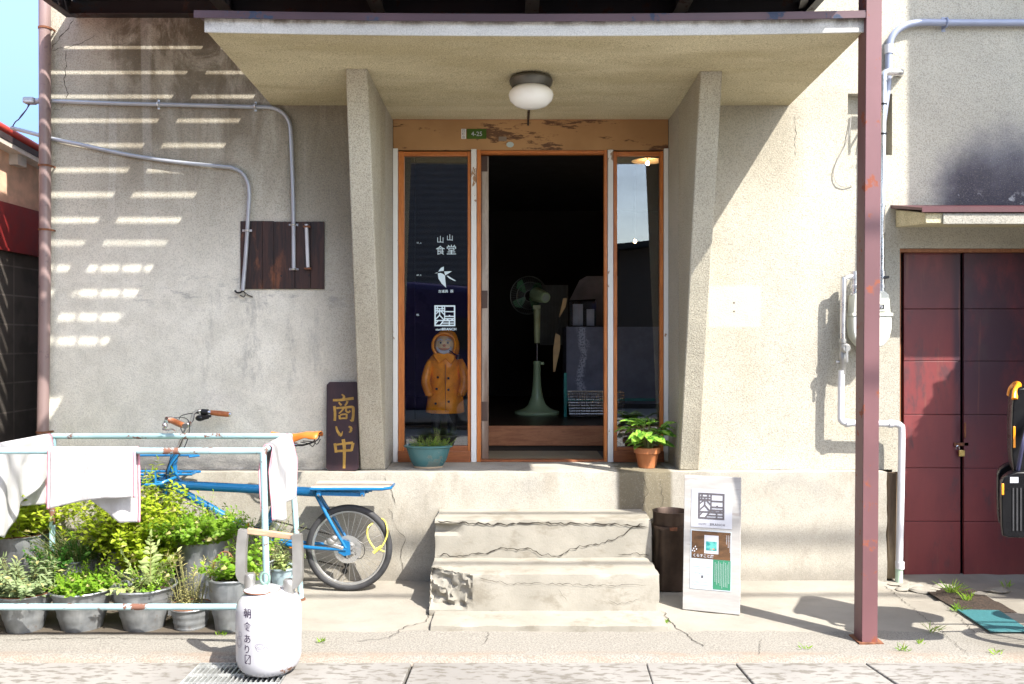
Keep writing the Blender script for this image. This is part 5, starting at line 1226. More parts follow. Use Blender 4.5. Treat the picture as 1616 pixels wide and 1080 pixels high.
s0 = len(mb.v); seg(mb, (-.03,-.032), (.03,-.028), .0016, (0,0,0), (1,0,0), (0,0,1), 0); seg(mb, (-.03,-.029), (.03,-.026), .0014, (0,0,0), (1,0,0), (0,0,1), 0); wrap(mb, s0, jang(421), PZ(1020, -1.70)-jc.z)
obj('drawing', mb, M_inkg, jg, recalc=False)

# drain grate
gr = thing('drain_grate', 'galvanised steel grate in the gutter under the white jug', 'grate', (-1.23,-1.72,-.03))
M_gr = simple('grate_steel', (.50,.51,.50), .5, .6, .15, 10, .2)
mb = MB(); x = -1.44
while x < -1.02: mb.box(x-.0025, x+.0025, -1.975, -1.466, -.055, -.007); x += .0225
obj('bearing_bars', mb, M_gr, gr)
mb = MB()
for yy in (-1.50, -1.60, -1.70, -1.80, -1.90): mb.box(-1.444, -1.016, yy-.003, yy+.003, -.018, -.0055)
obj('cross_bars', mb, M_gr, gr)
mb = MB(); mb.box(-1.4475, -1.4435, -1.975, -1.463, -.06, -.006); mb.box(-1.0165, -1.0125, -1.975, -1.463, -.06, -.006); mb.box(-1.4433, -1.0167, -1.4655, -1.4625, -.06, -.006); obj('frame', mb, M_gr, gr)

# ================================================================== CARGO BICYCLE
BYk = -.32
def bk(px_, py_, dy=0): return P(px_, py_, BYk+dy) if dy == 0 else Vector((PX(px_, BYk), BYk+dy, PZ(py_, BYk)))
bi = thing('cargo_bicycle', 'blue long cargo bicycle with tan saddle and front rack parked along the ledge', 'bicycle', (PX(400,BYk), BYk, 0))
def wheel(cx_, root, nm, cyy=BYk, R=.2575, rot=0, seedless=0, rad=None):
    c = Vector((cx_, cyy, R)); wp = MB(); wp.lathe([(R-.030,-.010),(R-.034,-.012),(R-.045,-.011),(R-.050,0),(R-.045,.011),(R-.034,.012),(R-.030,.010)], c, 56, 'y'); w_ = obj(nm, wp, simple('alu_rim', (.50,.50,.49), .35, .8, .08, 5, .05), root)
    t_ = MB(); tr = .0205; t_.lathe([(R-tr+cos(a_)*tr, sin(a_)*tr*1.02) for a_ in [2*pi*i/16 for i in range(17)]], c, 72, 'y'); obj('tyre', t_, M_rubber, w_)
    s_ = MB()
    for i in range(32):
        a_ = 2*pi*i/32; b_ = a_+(.45 if i % 2 else -.45)*(1 if (i//2) % 2 else -1); sd = .024 if i % 2 else -.024
        s_.tube([c+Vector((cos(b_)*.022, sd, sin(b_)*.022)), c+Vector((cos(a_)*(R-.048), 0, sin(a_)*(R-.048)))], .0011, 4)
    obj('spokes', s_, M_silver, w_)
    h_ = MB(); h_.lathe([(0,-.05),(.010,-.05),(.012,-.03),(.026,-.028),(.026,-.022),(.016,-.018),(.016,.018),(.026,.022),(.026,.028),(.012,.03),(.010,.05),(0,.05)], c, 20, 'y'); obj('hub', h_, M_alu, w_)
    return w_, c
rw, rc = wheel(PX(551,BYk), bi, 'wheel'); fw, fc = wheel(PX(228,BYk), bi, 'wheel')
mb = MB()
mb.tube([bk(250,764), bk(500,777)], .0275, 16); mb.tube([bk(272,768), bk(330,800), bk(412,848)], .0225, 16); mb.tube([bk(441,772), bk(417,846)], .0185, 14)
mb.tube([bk(263,778), bk(276,716)], .024, 16)
mb.tube([bk(276,730), bk(277,745), bk(283,757), bk(296,766)], .009, 10, 4)
for s_ in (-.05, .05):
    mb.tube([bk(416,850,s_*.5), bk(480,860,s_), bk(549,864,s_*1.2)], [.012,.011,.009], 12, 4); mb.tube([bk(497,774,s_*.5), bk(525,822,s_), bk(549,862,s_*1.2)], [.011,.010,.008], 12, 4)
mb.lathe([(0,-.04),(.022,-.04),(.022,.04),(0,.04)], bk(416,849), 18, 'y')
for s_ in (-.06,.056): mb.prism([(bk(536,856).x,bk(536,868).z),(bk(545,850).x,bk(545,848).z),(bk(555,850).x,bk(550,852).z),(bk(556,872).x,bk(556,872).z),(bk(546,872).x,bk(546,874).z)], 'y', BYk+s_, BYk+s_+.005)
fr = obj('frame', mb, M_blue, bi)
mb = MB(); text_mb(mb, 'EBS', bk(316,801.5)-Vector((0,.0232,0)), (bk(412,848)-bk(272,768)), Vector((0,0,1)) - (bk(412,848)-bk(272,768)).normalized()*((bk(412,848)-bk(272,768)).normalized().z), height=.018, fat=.04); obj('lettering', mb, M_paper, fr)
mb = MB(); ft = bk(263,778); mb.tube([ft, ft+Vector((-.006,0,-.03))], .026, 12)
for s_ in (-.038, .038): mb.tube([ft+Vector((0,s_*.5,-.02)), ft+Vector((-.008,s_,-.05)), bk(246,815,s_), bk(228,860,s_*1.2)], [.014,.014,.012,.008], 10, 4)
obj('fork', mb, M_blue, bi)
mb = MB(); mb.tube([bk(276,718), bk(285,700), bk(293,680), bk(297,671)], [.013,.0125,.0125,.014], 12, 3); mb.tube([bk(291,672), bk(301,669)], .017, 12); obj('stem', mb, M_chrome, bi)
C0 = Vector((PX(297,BYk), BYk, PZ(670,BYk)))
def hp(px_, py_, Y): return P(px_, py_, Y)
mb = MB(); mb.tube([hp(268,665,-.53), hp(269,663,-.50), hp(280,664,-.42), hp(291,669,-.36), C0, hp(302,665,-.25), hp(305,654,-.16), hp(312,649,-.115), hp(322,649,-.10), hp(332,652,-.095)], .0112, 12, 6); hb = obj('handlebar', mb, M_chrome, bi)
for a_, b_ in ((hp(269.5,663.5,-.535), hp(291,672.5,-.635)), (hp(333,651.5,-.095), hp(362,654.5,-.09))):
    mb = MB(); d = (b_-a_); mb.tube([a_, a_+d*.25, a_+d*.5, a_+d*.75, b_], [.0155,.017,.0175,.017,.0155], 16, 3); obj('grip', mb, M_grip, hb)
    mb = MB(); d.normalize(); mb.tube([b_, b_+d*.010], .0155, 16); mb.tube([a_-d*.012, a_], .014, 14); obj('grip_collar', mb, M_chrome, hb)
mb = MB(); q = hp(323,651,-.10); mb.tube([q+Vector((-.02,0,.002)), q+Vector((.022,0,.0))], .020, 14); mb.ball(hp(316,660,-.11), .030, .022, .020); mb.bar(hp(318,658,-.12), hp(333,657,-.13), .012, .016); mb.bar(hp(316,663,-.12), hp(329,660,-.14), .014, .010); obj('shifter', mb, M_black, hb, bevel=.002)
mb = MB(); q = hp(267,662,-.54); mb.tube([q+Vector((-.012,.006,0)), q+Vector((.012,-.01,-.002))], .020, 14); mb.ball(hp(260,672,-.57), .016, .014, .018); mb.tube([hp(262,672,-.57), hp(257,677,-.6), hp(262,679,-.62), hp(272,678,-.66), hp(277,681,-.68)], .0055, 8, 3); obj('brake_lever', mb, M_chrome, hb)
mb = MB()
mb.tube([hp(259,668,-.55), hp(261,662,-.50), hp(270,660,-.45), hp(292,660,-.40), hp(299,670,-.38), hp(297,690,-.37), hp(288,712,-.36), hp(271,735,-.36), hp(268,752,-.36), hp(271,768,-.36)], .0028, 6, 5)
mb.tube([hp(316,654,-.10), hp(307,652,-.15), hp(290,655,-.25), hp(283,660,-.33), hp(284,672,-.36), hp(289,688,-.36), hp(283,706,-.36), hp(268,728,-.37), hp(262,750,-.37), hp(268,770,-.36)], .0028, 6, 5)
mb.tube([hp(268,770,-.355), hp(285,783,-.355), hp(330,806,-.353), hp(392,842,-.35)], .0026, 6, 4); mb.tube([hp(268,768,-.36), hp(290,789,-.355), hp(330,811,-.353), hp(392,847,-.35)], .0026, 6, 4)
obj('cable', mb, M_black, bi)
# saddle
mb = MB(); sy = BYk; NS = 20; rings = []
for i in range(NS+1):
    t_ = i/NS; px_ = 428+78*t_; hw = .014+.012*t_+.070*max(0, (t_-.42)/.58)**1.15; 
    if t_ > .93: hw *= 1-.25*((t_-.93)/.07)**2
    topz = PZ(681.5+4.2*math.sin(min(1, t_*1.4)*pi)+3*max(0, t_-.6)-2*max(0, t_-.85)*4, sy); x_ = PX(px_, sy); dep = .022+.022*math.sin(pi*min(1, t_*1.25))**2 if t_ < .8 else .030
    ring = []
    for k_ in range(9):
        a_ = -pi/2+pi*k_/8; yy = hw*sin(a_); zz = topz-.006*(sin(a_)**2)-(dep if k_ in (0, 8) else 0)-(.009 if k_ in (1, 7) else 0)
        ring.append(Vector((x_, sy+yy*1.03, zz)))
    rings.append(ring)
for r in rings: mb.v += r
for i in range(NS):
    for k_ in range(8): mb.f.append([i*9+k_, i*9+k_+1, (i+1)*9+k_+1, (i+1)*9+k_]); mb.m.append(0)
sdl = obj('saddle', mb, M_leather, bi, sharp=60, recalc=False); md = sdl.modifiers.new('thick', 'SOLIDIFY'); md.thickness = .005; md.offset = 0; md = sdl.modifiers.new('sub', 'SUBSURF'); md.levels = md.render_levels = 1
mb = MB()
for s_ in (-.022, .022):
    mb.tube([bk(434,690,s_*.4), bk(450,700,s_), bk(475,703,s_), bk(488,700,s_*2), bk(498,696,s_*2.6), bk(501,689,s_*2.8)], .0038, 8, 4)
    mb.tube([bk(476,697,s_*1.2), bk(490,699,s_*2.2), bk(497,703,s_*2.6), bk(502,695,s_*2.8)], .003, 6, 4)
for k_ in (-.05, -.025, .0, .025, .05): mb.ball(bk(503.5, 684.5-abs(k_)*10, k_), .004, .004, .004, 8, 6)
obj('saddle_rails', mb, M_black, bi)
mb = MB(); mb.tube([bk(464,702), bk(440,775)], .0135, 14); mb.tube([bk(458,702), bk(469,702)], .013, 10); obj('seat_post', mb, M_chrome, bi)
# rear deck rack
dzk = .628
xk0, xk1 = PX(497,BYk), PX(619,BYk)
def deck(inset): return [(xk0+inset, -.10-inset), (xk0+.02+inset, -.115+.01-inset), (xk1-.05, -.115+.01-inset), (xk1-inset, -.17), (xk1-inset, -.17), (xk1-inset, -.17)]
poly = [(xk0,BYk-.11),(xk1-.045,BYk-.11),(xk1,BYk-.065),(xk1,BYk+.065),(xk1-.045,BYk+.11),(xk0,BYk+.11)]
mb = MB(); mb.prism([(a_*1, b_) for a_, b_ in poly], 'z', dzk, dzk+.010); rd = obj('rear_deck', mb, wood('deck_ply', (.42,.33,.27), (.55,.45,.38), 'x', .7, 10), bi, bevel=.002)
mb = MB(); mb.tube([Vector((a_, b_, dzk-.004)) for a_, b_ in poly], .0095, 10, 0, False, True); mb.tube([(xk0+.03,BYk,dzk-.018),(xk0+.34,BYk,dzk-.028)], .012, 10)
for x_ in (xk0+.045, xk0+.30):
    mb.box(x_-.012, x_+.012, BYk-.105, BYk-.085, dzk-.045, dzk-.008); mb.box(x_-.012, x_+.012, BYk+.085, BYk+.105, dzk-.045, dzk-.008); mb.tube([(x_,BYk-.1,dzk-.04),(x_,BYk+.1,dzk-.04)], .008, 8)
mb.bar((xk0+.03,BYk-.09,dzk-.033), (xk0+.31,BYk-.09,dzk-.04), .006, .022); mb.tube([bk(500,777), (xk0+.32,BYk,dzk-.03)], .016, 10)
obj('rear_rack', mb, M_blue, bi)
mb = MB()
for x_ in (xk0+.045, xk0+.30): mb.lathe([(0,0),(.008,0),(.006,-.008),(0,-.009)], (x_,BYk-.105,dzk-.04), 10, 'y')
obj('bolt', mb, M_chrome, bi)
# front rack
xf0, xf1 = PX(168,BYk), PX(294,BYk); zf = .663
mb = MB(); yn, yf = BYk-.19, BYk+.18
mb.tube([(xf0,yn,zf),(xf1-.12,yn,zf),(xf1-.06,yn+.02,zf+.015),(xf1-.02,yn+.08,zf+.03)], .008, 8, 4)
mb.tube([(xf0,yf,zf+.02),(xf1-.02,yf,zf+.02),(xf1,yf-.02,zf+.02),(xf1,yf-.10,zf+.02),(xf1-.03,yf-.12,zf+.02),(xf0,yf-.13,zf+.02)], .008, 8, 3)
for k_ in range(1, 6): yy = yn+(yf-yn)*k_/6; mb.tube([(xf0,yy,zf+.005),(xf1-.09,yy,zf+.005)], .006, 8)
for x_ in (xf0+.02, xf0+.16, xf1-.10): mb.tube([(x_,yn,zf-.004),(x_,yf,zf+.012)], .006, 8)
zt_ = PZ(719, yf); mb.tube([(xf0,yf,zt_),(xf1-.03,yf,zt_),(xf1,yf-.03,zt_),(xf1-.03,yf-.06,zt_)], .007, 8, 4); mb.tube([(xf1-.13,yf,zf+.02),(xf1-.13,yf,zt_)], .007, 8)
mb.tube([(xf1-.11,yn+.01,zf),(xf1-.11,yn+.01,zf+.062),(xf1-.14,yn+.01,zf+.075),(xf0,yn+.01,zf+.075)], .007, 8, 3)
mb.tube([(xf0,BYk,zf-.005),(xf1-.1,BYk,zf-.005),bk(262,764)], .011, 8)
mb.box(xf0+.01, xf1-.16, BYk-.09, BYk+.03, zf+.012, zf+.016)
obj('front_rack', mb, M_blue, bi)
# drivetrain
mb = MB(); cc = bk(418,847,-.06); ch = Vector((cc.x, BYk+.055, cc.z))
mb.lathe([(.060,-.002),(.088,-.002),(.092,0),(.088,.002),(.060,.002),(.060,-.002)], ch, 44, 'y'); 
for i in range(5): a_ = 2*pi*i/5; mb.bar(ch, ch+Vector((cos(a_)*.065,0,sin(a_)*.065)), .014, .006, (0,1,0))
obj('chainring', mb, M_silver, bi)
mb = MB(); pa = bk(391,822,-.09); pb = Vector((2*cc.x-pa.x+.01, BYk+.09, 2*cc.z-pa.z+.01)); mb.bar(Vector((cc.x,BYk-.06,cc.z)), pa+Vector((0,.02,0)), .020, .012, (0,1,0)); mb.bar(Vector((cc.x,BYk+.07,cc.z)), pb, .020, .012, (0,1,0)); mb.tube([(cc.x,BYk-.07,cc.z),(cc.x,BYk+.08,cc.z)], .014, 12); obj('crank', mb, M_chrome, bi)
for q, sgn in ((pa, -1), (pb, 1)):
    mb = MB(); yy0, yy1 = (q.y-.085, q.y-.0) if sgn < 0 else (q.y, q.y+.085)
    for x_ in (-.034, .030): mb.box(q.x+x_, q.x+x_+.006, yy0, yy1, q.z-.012, q.z+.012)
    for y_ in (yy0, yy1-.006): mb.box(q.x-.034, q.x+.036, y_, y_+.006, q.z-.010, q.z+.010)
    mb.tube([(q.x,yy0,q.z),(q.x,yy1,q.z)], .010, 10); pd = obj('pedal', mb, M_chrome, bi, bevel=.001)
    mb = MB(); mb.box(q.x+.0362, q.x+.040, yy0+.015, yy1-.015, q.z-.008, q.z+.008); mb.box(q.x+.012, q.x+.030, yy0-.003, yy0-.0005, q.z-.008, q.z+.008); obj('reflector', mb, simple('amber_reflector', (.65,.20,.01), .3), pd)
hz = BYk+.05; hub = Vector((rc.x, hz, rc.z))
mb = MB(); n_ = 60
def chain(a_, b_):
    d = b_-a_; k_ = int(d.length/.0127)
    for i in range(k_):
        p_ = a_+d*(i/k_); q = a_+d*((i+.85)/k_); mb.bar(p_, q, .0075 if i % 2 else .0045, .008)
M_ch = simple('oily_chain', (.05,.045,.04), .4, .7); chain(ch+Vector((.01,0,.090)), hub+Vector((-.01,0,.040))); obj('chain', mb, M_ch, bi); mb = MB(); dr_ = bk(545,893); dr_.y = hz; chain(ch+Vector((.01,0,-.090)), dr_+Vector((-.02,0,-.02))); obj('chain', mb, simple('oily_chain', (.05,.045,.04), .4, .7), bi)
mb = MB(); mb.lathe([(0,-.02),(.045,-.018),(.045,-.015),(.038,-.01),(.038,-.005),(.030,0),(.026,.006),(0,.008)], hub, 30, 'y'); obj('sprockets', mb, M_silver, bi)
mb = MB(); mb.lathe([(.052,-.001),(.082,-.001),(.082,.001),(.052,.001),(.052,-.001)], (rc.x,BYk-.044,rc.z), 40, 'y')
for i in range(6): a_ = 2*pi*i/6; mb.bar(Vector((rc.x+cos(a_)*.018,BYk-.044,rc.z+sin(a_)*.018)), Vector((rc.x+cos(a_+.5)*.056,BYk-.044,rc.z+sin(a_+.5)*.056)), .010, .002, (0,1,0))
obj('brake_disc', mb, M_silver, bi)
mb = MB(); q = bk(526,853,-.062); mb.ball(q+Vector((0,0,.008)), .028, .018, .022); mb.ball(bk(531,846,-.065), .020, .016, .018); mb.bar(bk(515,852,-.06), bk(545,862,-.06), .018, .02); mb.bar(bk(520,862,-.055), bk(540,860,-.055), .014, .014); obj('brake_caliper', mb, M_alu, bi, bevel=.003)
mb = MB(); mb.bar(bk(541,870,.055), dr_, .018, .012); mb.lathe([(0,-.004),(.019,-.004),(.019,.004),(0,.004)], dr_, 12, 'y'); mb.lathe([(0,-.004),(.017,-.004),(.017,.004),(0,.004)], dr_+Vector((-.012,0,-.045)), 12, 'y'); mb.bar(dr_, dr_+Vector((-.012,0,-.045)), .012, .012); obj('derailleur', mb, M_black, bi)
mb = MB(); mb.tube([bk(567,850,-.06), bk(576,856,-.06), bk(578,868,-.06), bk(573,877,-.06), bk(566,879,-.05)], .0022, 6, 5); obj('brake_hose', mb, M_black, bi)
mb = MB(); mb.bar(bk(446,862,-.02), Vector((PX(455,BYk),BYk-.17,.004)), .014, .014); obj('kickstand', mb, M_black, bi)
lk = thing('cable_lock', 'yellow cable lock looped through the rear wheel of the blue bicycle', 'lock', tuple(bk(600,845,-.05)))
mb = MB(); mb.tube([bk(594,864,-.05), bk(586,853,-.045), bk(581.5,842,-.04), bk(582,831,-.03), bk(588,826,.0), bk(598,820,.02), bk(607,822,0), bk(612,832,-.03), bk(612.5,842,-.04), bk(608,854,-.05), bk(603,861,-.055)], .0045, 8, 6); obj('cable', mb, simple('yellow_vinyl', (.72,.60,.10), .45), lk)
mb = MB(); mb.tube([bk(604,859,-.055), bk(592,869,-.055)], .009, 12); mb.tube([bk(596,862,-.05), bk(609,868,-.05)], .0045, 8); obj('lock_barrel', mb, simple('yellow_vinyl', (.72,.60,.10), .45), lk)

# ================================================================== INSIDE THE SHOP
# electric fan
FYn = 2.03; fb_ = P(847.5, 656, FYn); fb_.z = .853
fan = thing('standing_fan', 'pale green standing fan seen from behind inside the dark doorway', 'fan', tuple(fb_))
M_fan = simple('pale_green_plastic', (.34,.44,.25), .35, 0, .06, 4, 0)
def fz(py_): return PZ(py_, FYn)
mb = MB(); k_ = (FYn-CAM_Y)/F
mb.lathe([(0,0),(34*k_,0),(35.5*k_,.012),(35*k_,.030),(28*k_,.040),(20*k_,.055),(14*k_,.085),(9.5*k_,.15),(7*k_,.24),(6*k_,.34),(5.2*k_,fz(570)-fb_.z),(0,fz(570)-fb_.z)], fb_, 40); obj('base', mb, M_fan, fan)
fx = fb_.x+.0
mb = MB(); mb.lathe([(0,-.012),(6.4*k_,-.012),(6.4*k_,.012),(0,.012)], (fx,FYn,fz(573)), 20); mb.tube([(fx+.025,FYn,fz(574)),(fx+.06,FYn,fz(574))], .014, 10); obj('collar', mb, M_fan, fan)
mb = MB(); mb.tube([(fx,FYn,fz(572)),(fx,FYn,fz(540))], .008, 10); obj('rod', mb, M_chrome, fan)
mb = MB(); mb.lathe([(0,fz(542)),(4.3*k_,fz(542)),(4.8*k_,fz(530)),(5.2*k_,fz(490)),(4.6*k_,fz(486)),(0,fz(486))], (fx,FYn,0), 24); mb.box(fx-.035, fx+.03, FYn-.03, FYn+.03, fz(488), fz(482)); obj('neck', mb, simple('olive_plastic', (.36,.38,.20), .4), fan, bevel=.004)
mb = MB(); a_ = P(861,470,FYn-.13); b_ = P(846,465,FYn+.08); mb.tube([a_, a_.lerp(b_, .05), a_.lerp(b_, .5), b_], [.040,.048,.056,.062], 28); obj('motor', mb, M_fan, fan)
mb = MB(); d = (a_-b_).normalized(); mb.tube([a_, a_+d*.008], .030, 20); mb.tube([a_, a_+d*.012], .012, 12); obj('motor_cap', mb, simple('fan_grey', (.30,.34,.28), .4), fan)
ctr = P(833,466,FYn+.16); nrm2 = (b_-a_).normalized(); u_ = nrm2.cross(Vector((0,0,1))).normalized(); v_ = u_.cross(nrm2)
mb = MB()
for rr_, dd in ((.165,0),(.17,-.02),(.12,-.045),(.05,-.055)): mb.tube([ctr+nrm2*dd+(u_*cos(t_*2*pi/36)+v_*sin(t_*2*pi/36))*rr_ for t_ in range(36)], .003, 5, 0, False, True)
for i in range(48): t_ = 2*pi*i/48; e = u_*cos(t_)+v_*sin(t_); mb.tube([ctr-nrm2*.055+e*.05, ctr-nrm2*.045+e*.12, ctr-nrm2*.02+e*.17], .0012, 4)
obj('guard', mb, simple('guard_wire', (.12,.13,.12), .4, .5), fan)
mb = MB()
for i in range(4):
    t_ = 2*pi*i/4+.4; e = u_*cos(t_)+v_*sin(t_); f_ = u_*cos(t_+.7)+v_*sin(t_+.7); mb.add([ctr+e*.03, ctr+e*.15+nrm2*.01, ctr+(e+f_).normalized()*.155-nrm2*.005, ctr+f_*.13-nrm2*.015, ctr+f_*.03], [(0,1,2,3,4)])
obj('blade', mb, simple('fan_blade_green', (.05,.16,.07), .3), fan)
# counter and things on it
ct = thing('counter', 'slate grey stone counter with a pale vein inside the doorway', 'counter', (.85,1.9,.853))
def slate():
    m = NM('grey_slate'); x, y, z = m.xyz(); a_ = m.noise(6, detail=6, rough=.65); wv = m.op('ADD', x, m.mul(m.op('SUBTRACT', m.noise(4, detail=3), .5), .25)); vein = m.mul(m.ramp(wv, -.31, -.27), m.ramp(wv, -.20, -.235)); c = m.mix(m.ramp(a_, .3, .7), (.12,.125,.17), (.18,.185,.24)); c = m.mix(m.mul(vein, m.ramp(m.noise(60, detail=3), .4, .55), .8), c, (.50,.52,.62)); return m.fin(c, .7)
mb = MB(); mb.box(PX(894,1.85), 1.55, 1.85, 2.4, .96, PZ(516,1.85)); obj('front_panel', mb, slate(), ct)
mb = MB()
for x_ in (PX(892,1.84), PX(955,1.84)+.0): mb.box(x_-.012, x_+.012, 1.82, 1.845, .853, 1.22)
mb.box(PX(892,1.84), 1.2, 1.822, 1.84, PZ(631,1.83)-.012, PZ(631,1.83)+.012); obj('leg_frame', mb, simple('teal_paint', (.02,.26,.22), .45), ct)
wp_ = simple('tan_ply', (.52,.33,.14), .55)
tb = thing('folding_table_leaf', 'tan tapered plywood leaf hanging beside the grey counter inside the doorway', 'wooden leaf', tuple(P(878,560,1.75)))
def pane_poly(mb, pts, Y, th=.015): mb.prism([(PX(a_, Y), PZ(b_, Y)) for a_, b_ in pts], 'y', Y, Y+th)
mb = MB(); pane_poly(mb, [(877,526),(884,530),(884,550),(876,587),(873,587),(873,551)], 1.75); obj('lower_leaf', mb, wp_, tb)
mb = MB(); pane_poly(mb, [(889,471),(895,471),(893,484),(883,501),(883,497)], 1.75); obj('upper_leaf', mb, wp_, tb)
tl = thing('clear_box', 'clear acrylic box of papers standing on the grey counter', 'box', tuple(P(922,515,1.95)))
mb = MB(); mb.box(PX(900,2.0), PX(940,2.0), 1.95, 2.15, PZ(514.5,2.0)-.0, PZ(476,2.0)); obj('case', mb, M_glass, tl)
mb = MB(); mb.box(PX(904,2.02), PX(920,2.02), 2.02, 2.03, PZ(514,2.0), PZ(480,2.0)); mb.box(PX(926,2.02), PX(938,2.02), 2.03, 2.04, PZ(514,2.0), PZ(488,2.0)); obj('papers', mb, simple('dim_paper', (.50,.49,.55), .7), tl)
mb = MB(); pane_poly(mb, [(899,474),(915,442),(926,436),(975,436),(975,514),(940,514),(940,472)], 2.5, .05); solo('slanted_screen', mb, simple('hood_grey', (.20,.18,.20), .7), 'grey slanted screen standing behind the clear box on the counter', 'screen')
mb = MB()
for i in range(9): x_ = PX(852+i*5, 3.2); mb.box(x_, x_+.022, 3.2, 3.22, PZ(545,3.2), PZ(450,3.2))
mb.box(PX(852,3.2), PX(897,3.2), 3.221, 3.23, PZ(545,3.2), PZ(450,3.2)); solo('ribbed_screen', mb, simple('ribbed_grey', (.13,.135,.125), .6), 'grey ribbed screen behind the fan inside the shop', 'screen')
wb = thing('wire_basket', 'long wire basket on the shop floor in front of the grey counter', 'basket', tuple(P(925,658,1.68)))
mb = MB(); Yb = 1.6; bx0, bx1 = PX(897,Yb), PX(985,Yb); 
for i in range(9): z_ = PZ(659,Yb)+.012+(PZ(620,Yb)-PZ(659,Yb)-.012)*i/8; mb.tube([(bx0+.02*(8-i)/8,Yb,z_),(bx1,Yb,z_),(bx1,Yb+.2,z_),(bx0+.02*(8-i)/8,Yb+.2,z_)], .0028 if i < 8 else .005, 6, 0, True, True)
for i in range(12): x_ = bx0+.02+(bx1-bx0-.02)*i/11; mb.tube([(x_,Yb,.858),(x_-.01*(i < 1),Yb,PZ(620,Yb))], .002, 5); mb.tube([(x_,Yb+.2,.858),(x_,Yb+.2,PZ(620,Yb))], .002, 5)
obj('wires', mb, M_chrome, wb)
mb = MB(); mb.box(dx(768), dx(957), .50, .995, .661, .669); mt = solo('door_mat', mb, M_mat, 'straw coloured mat lying just inside the open doorway', 'mat')
# lamps burning inside
def pend(nm, label, px_, py_, Y, rs, col=(1,.62,.28), e=30):
    q = P(px_, py_, Y); t_ = thing(nm, label, 'pendant lamp', tuple(q)); mb = MB(); mb.ball(q, .013, .013, .017); 
    m = NM('bulb_glow_'+str(int(px_))); m.b.inputs['Emission Color'].default_value = (*col, 1); m.b.inputs['Emission Strength'].default_value = e; obj('bulb', mb, m.fin(col, .3), t_)
    if rs: mb = MB(); mb.lathe([(.02,.05),(rs,.02),(rs,.016),(.02,.045)], q, 30); obj('shade', mb, simple('shade_cream', (.75,.60,.42), .5), t_)
    mb = MB(); mb.tube([q+Vector((0,0,.03)), q+Vector((0,0,3.0-q.z))], .004, 6); obj('cord', mb, M_black, t_)
pend('pendant_lamp', 'lit pendant lamp with a flat shade seen through the right window', 1022, 258, 1.3, .125)
pend('pendant_lamp', 'small bare lit bulb hanging lower inside the right window', 1002, 381, 2.2, 0, e=18)
pend('pendant_lamp', 'tiny warm lit bulb low behind the left window above the turquoise pot', 655, 692, 1.6, 0, e=18)
for o in ():
    pass
# carved fisherman figure
fg = thing('fisherman_figure', 'carved wooden fisherman in a yellow raincoat with white beard and pipe behind the left window', 'figurine', (PX(704,.62),.62,.838))
fgc = Vector((PX(704,.62),.62,0))
def fzq(py_): return PZ(py_, .62)
def fxq(px_): return PX(px_, .62)
kq = (.62-CAM_Y)/F
M_coat = simple('yellow_orange_coat', (.90,.29,.010), .18, 0, .22, 14, .1); M_skin = simple('painted_skin', (.70,.52,.30), .35, 0, .08, 20, 0)
def ring(px0, px1, py_, dep, cyo=0, n_=28, wob=0):
    cx_ = (fxq(px0)+fxq(px1))/2; rx_ = (fxq(px1)-fxq(px0))/2
    return [Vector((cx_+cos(2*pi*i/n_)*rx_, .62+cyo+sin(2*pi*i/n_)*dep, fzq(py_)+wob*sin(6*pi*i/n_))) for i in range(n_)]
mb = MB(); loft(mb, [ring(675,729,652,.080),ring(671,733,650,.085),ring(675,731,625,.08),ring(679,728,600,.075),ring(679,727,580,.073),ring(676,728,568,.07),ring(680,724,562,.06),ring(690,716,558,.045),ring(693,713,550,.04)]); body = obj('coat', mb, M_coat, fg, sharp=70)
mb = MB(); mb.box(fxq(704.5)-.0015, fxq(704.5)+.0015, .62-.089, .62-.06, fzq(648), fzq(575)); obj('coat_opening', mb, simple('coat_shadow_line', (.25,.09,.01), .5), fg)
for s_, pts in ((-1, [(681,570),(675,585),(672,605),(678,622)]), (1, [(725,570),(731,585),(733,605),(728,622)])):
    mb = MB(); pp = [P(a_, b_, .62-.005-.03*i) for i, (a_, b_) in enumerate(pts)]; mb.tube(pp, [.028,.032,.033,.030], 16, 4); mb.ball(pp[-1], .028, .025, .02); obj('sleeve', mb, M_coat, fg, sharp=70)
mb = MB(); mb.prism([(fxq(684),fzq(559)),(fxq(694),fzq(574)),(fxq(704),fzq(566)),(fxq(713),fzq(575)),(fxq(722),fzq(561)),(fxq(704),fzq(556))], 'y', .62-.085, .62-.05); obj('collar', mb, M_coat, fg, bevel=.006)
mb = MB(); mb.ball((fxq(702),.62-.012,fzq(545)), 16.5*kq, .066, 17.5*kq, 24, 16); hd_ = obj('head', mb, M_skin, fg, sharp=80)
mb = MB(); loft(mb, [ring(685,723,562,.07,.012),ring(683,725,552,.078,.014),ring(684,724,540,.075,.016),ring(688,721,530,.066,.012),ring(693,717,524,.045,.008),ring(699,711,521,.02,.004)]); 
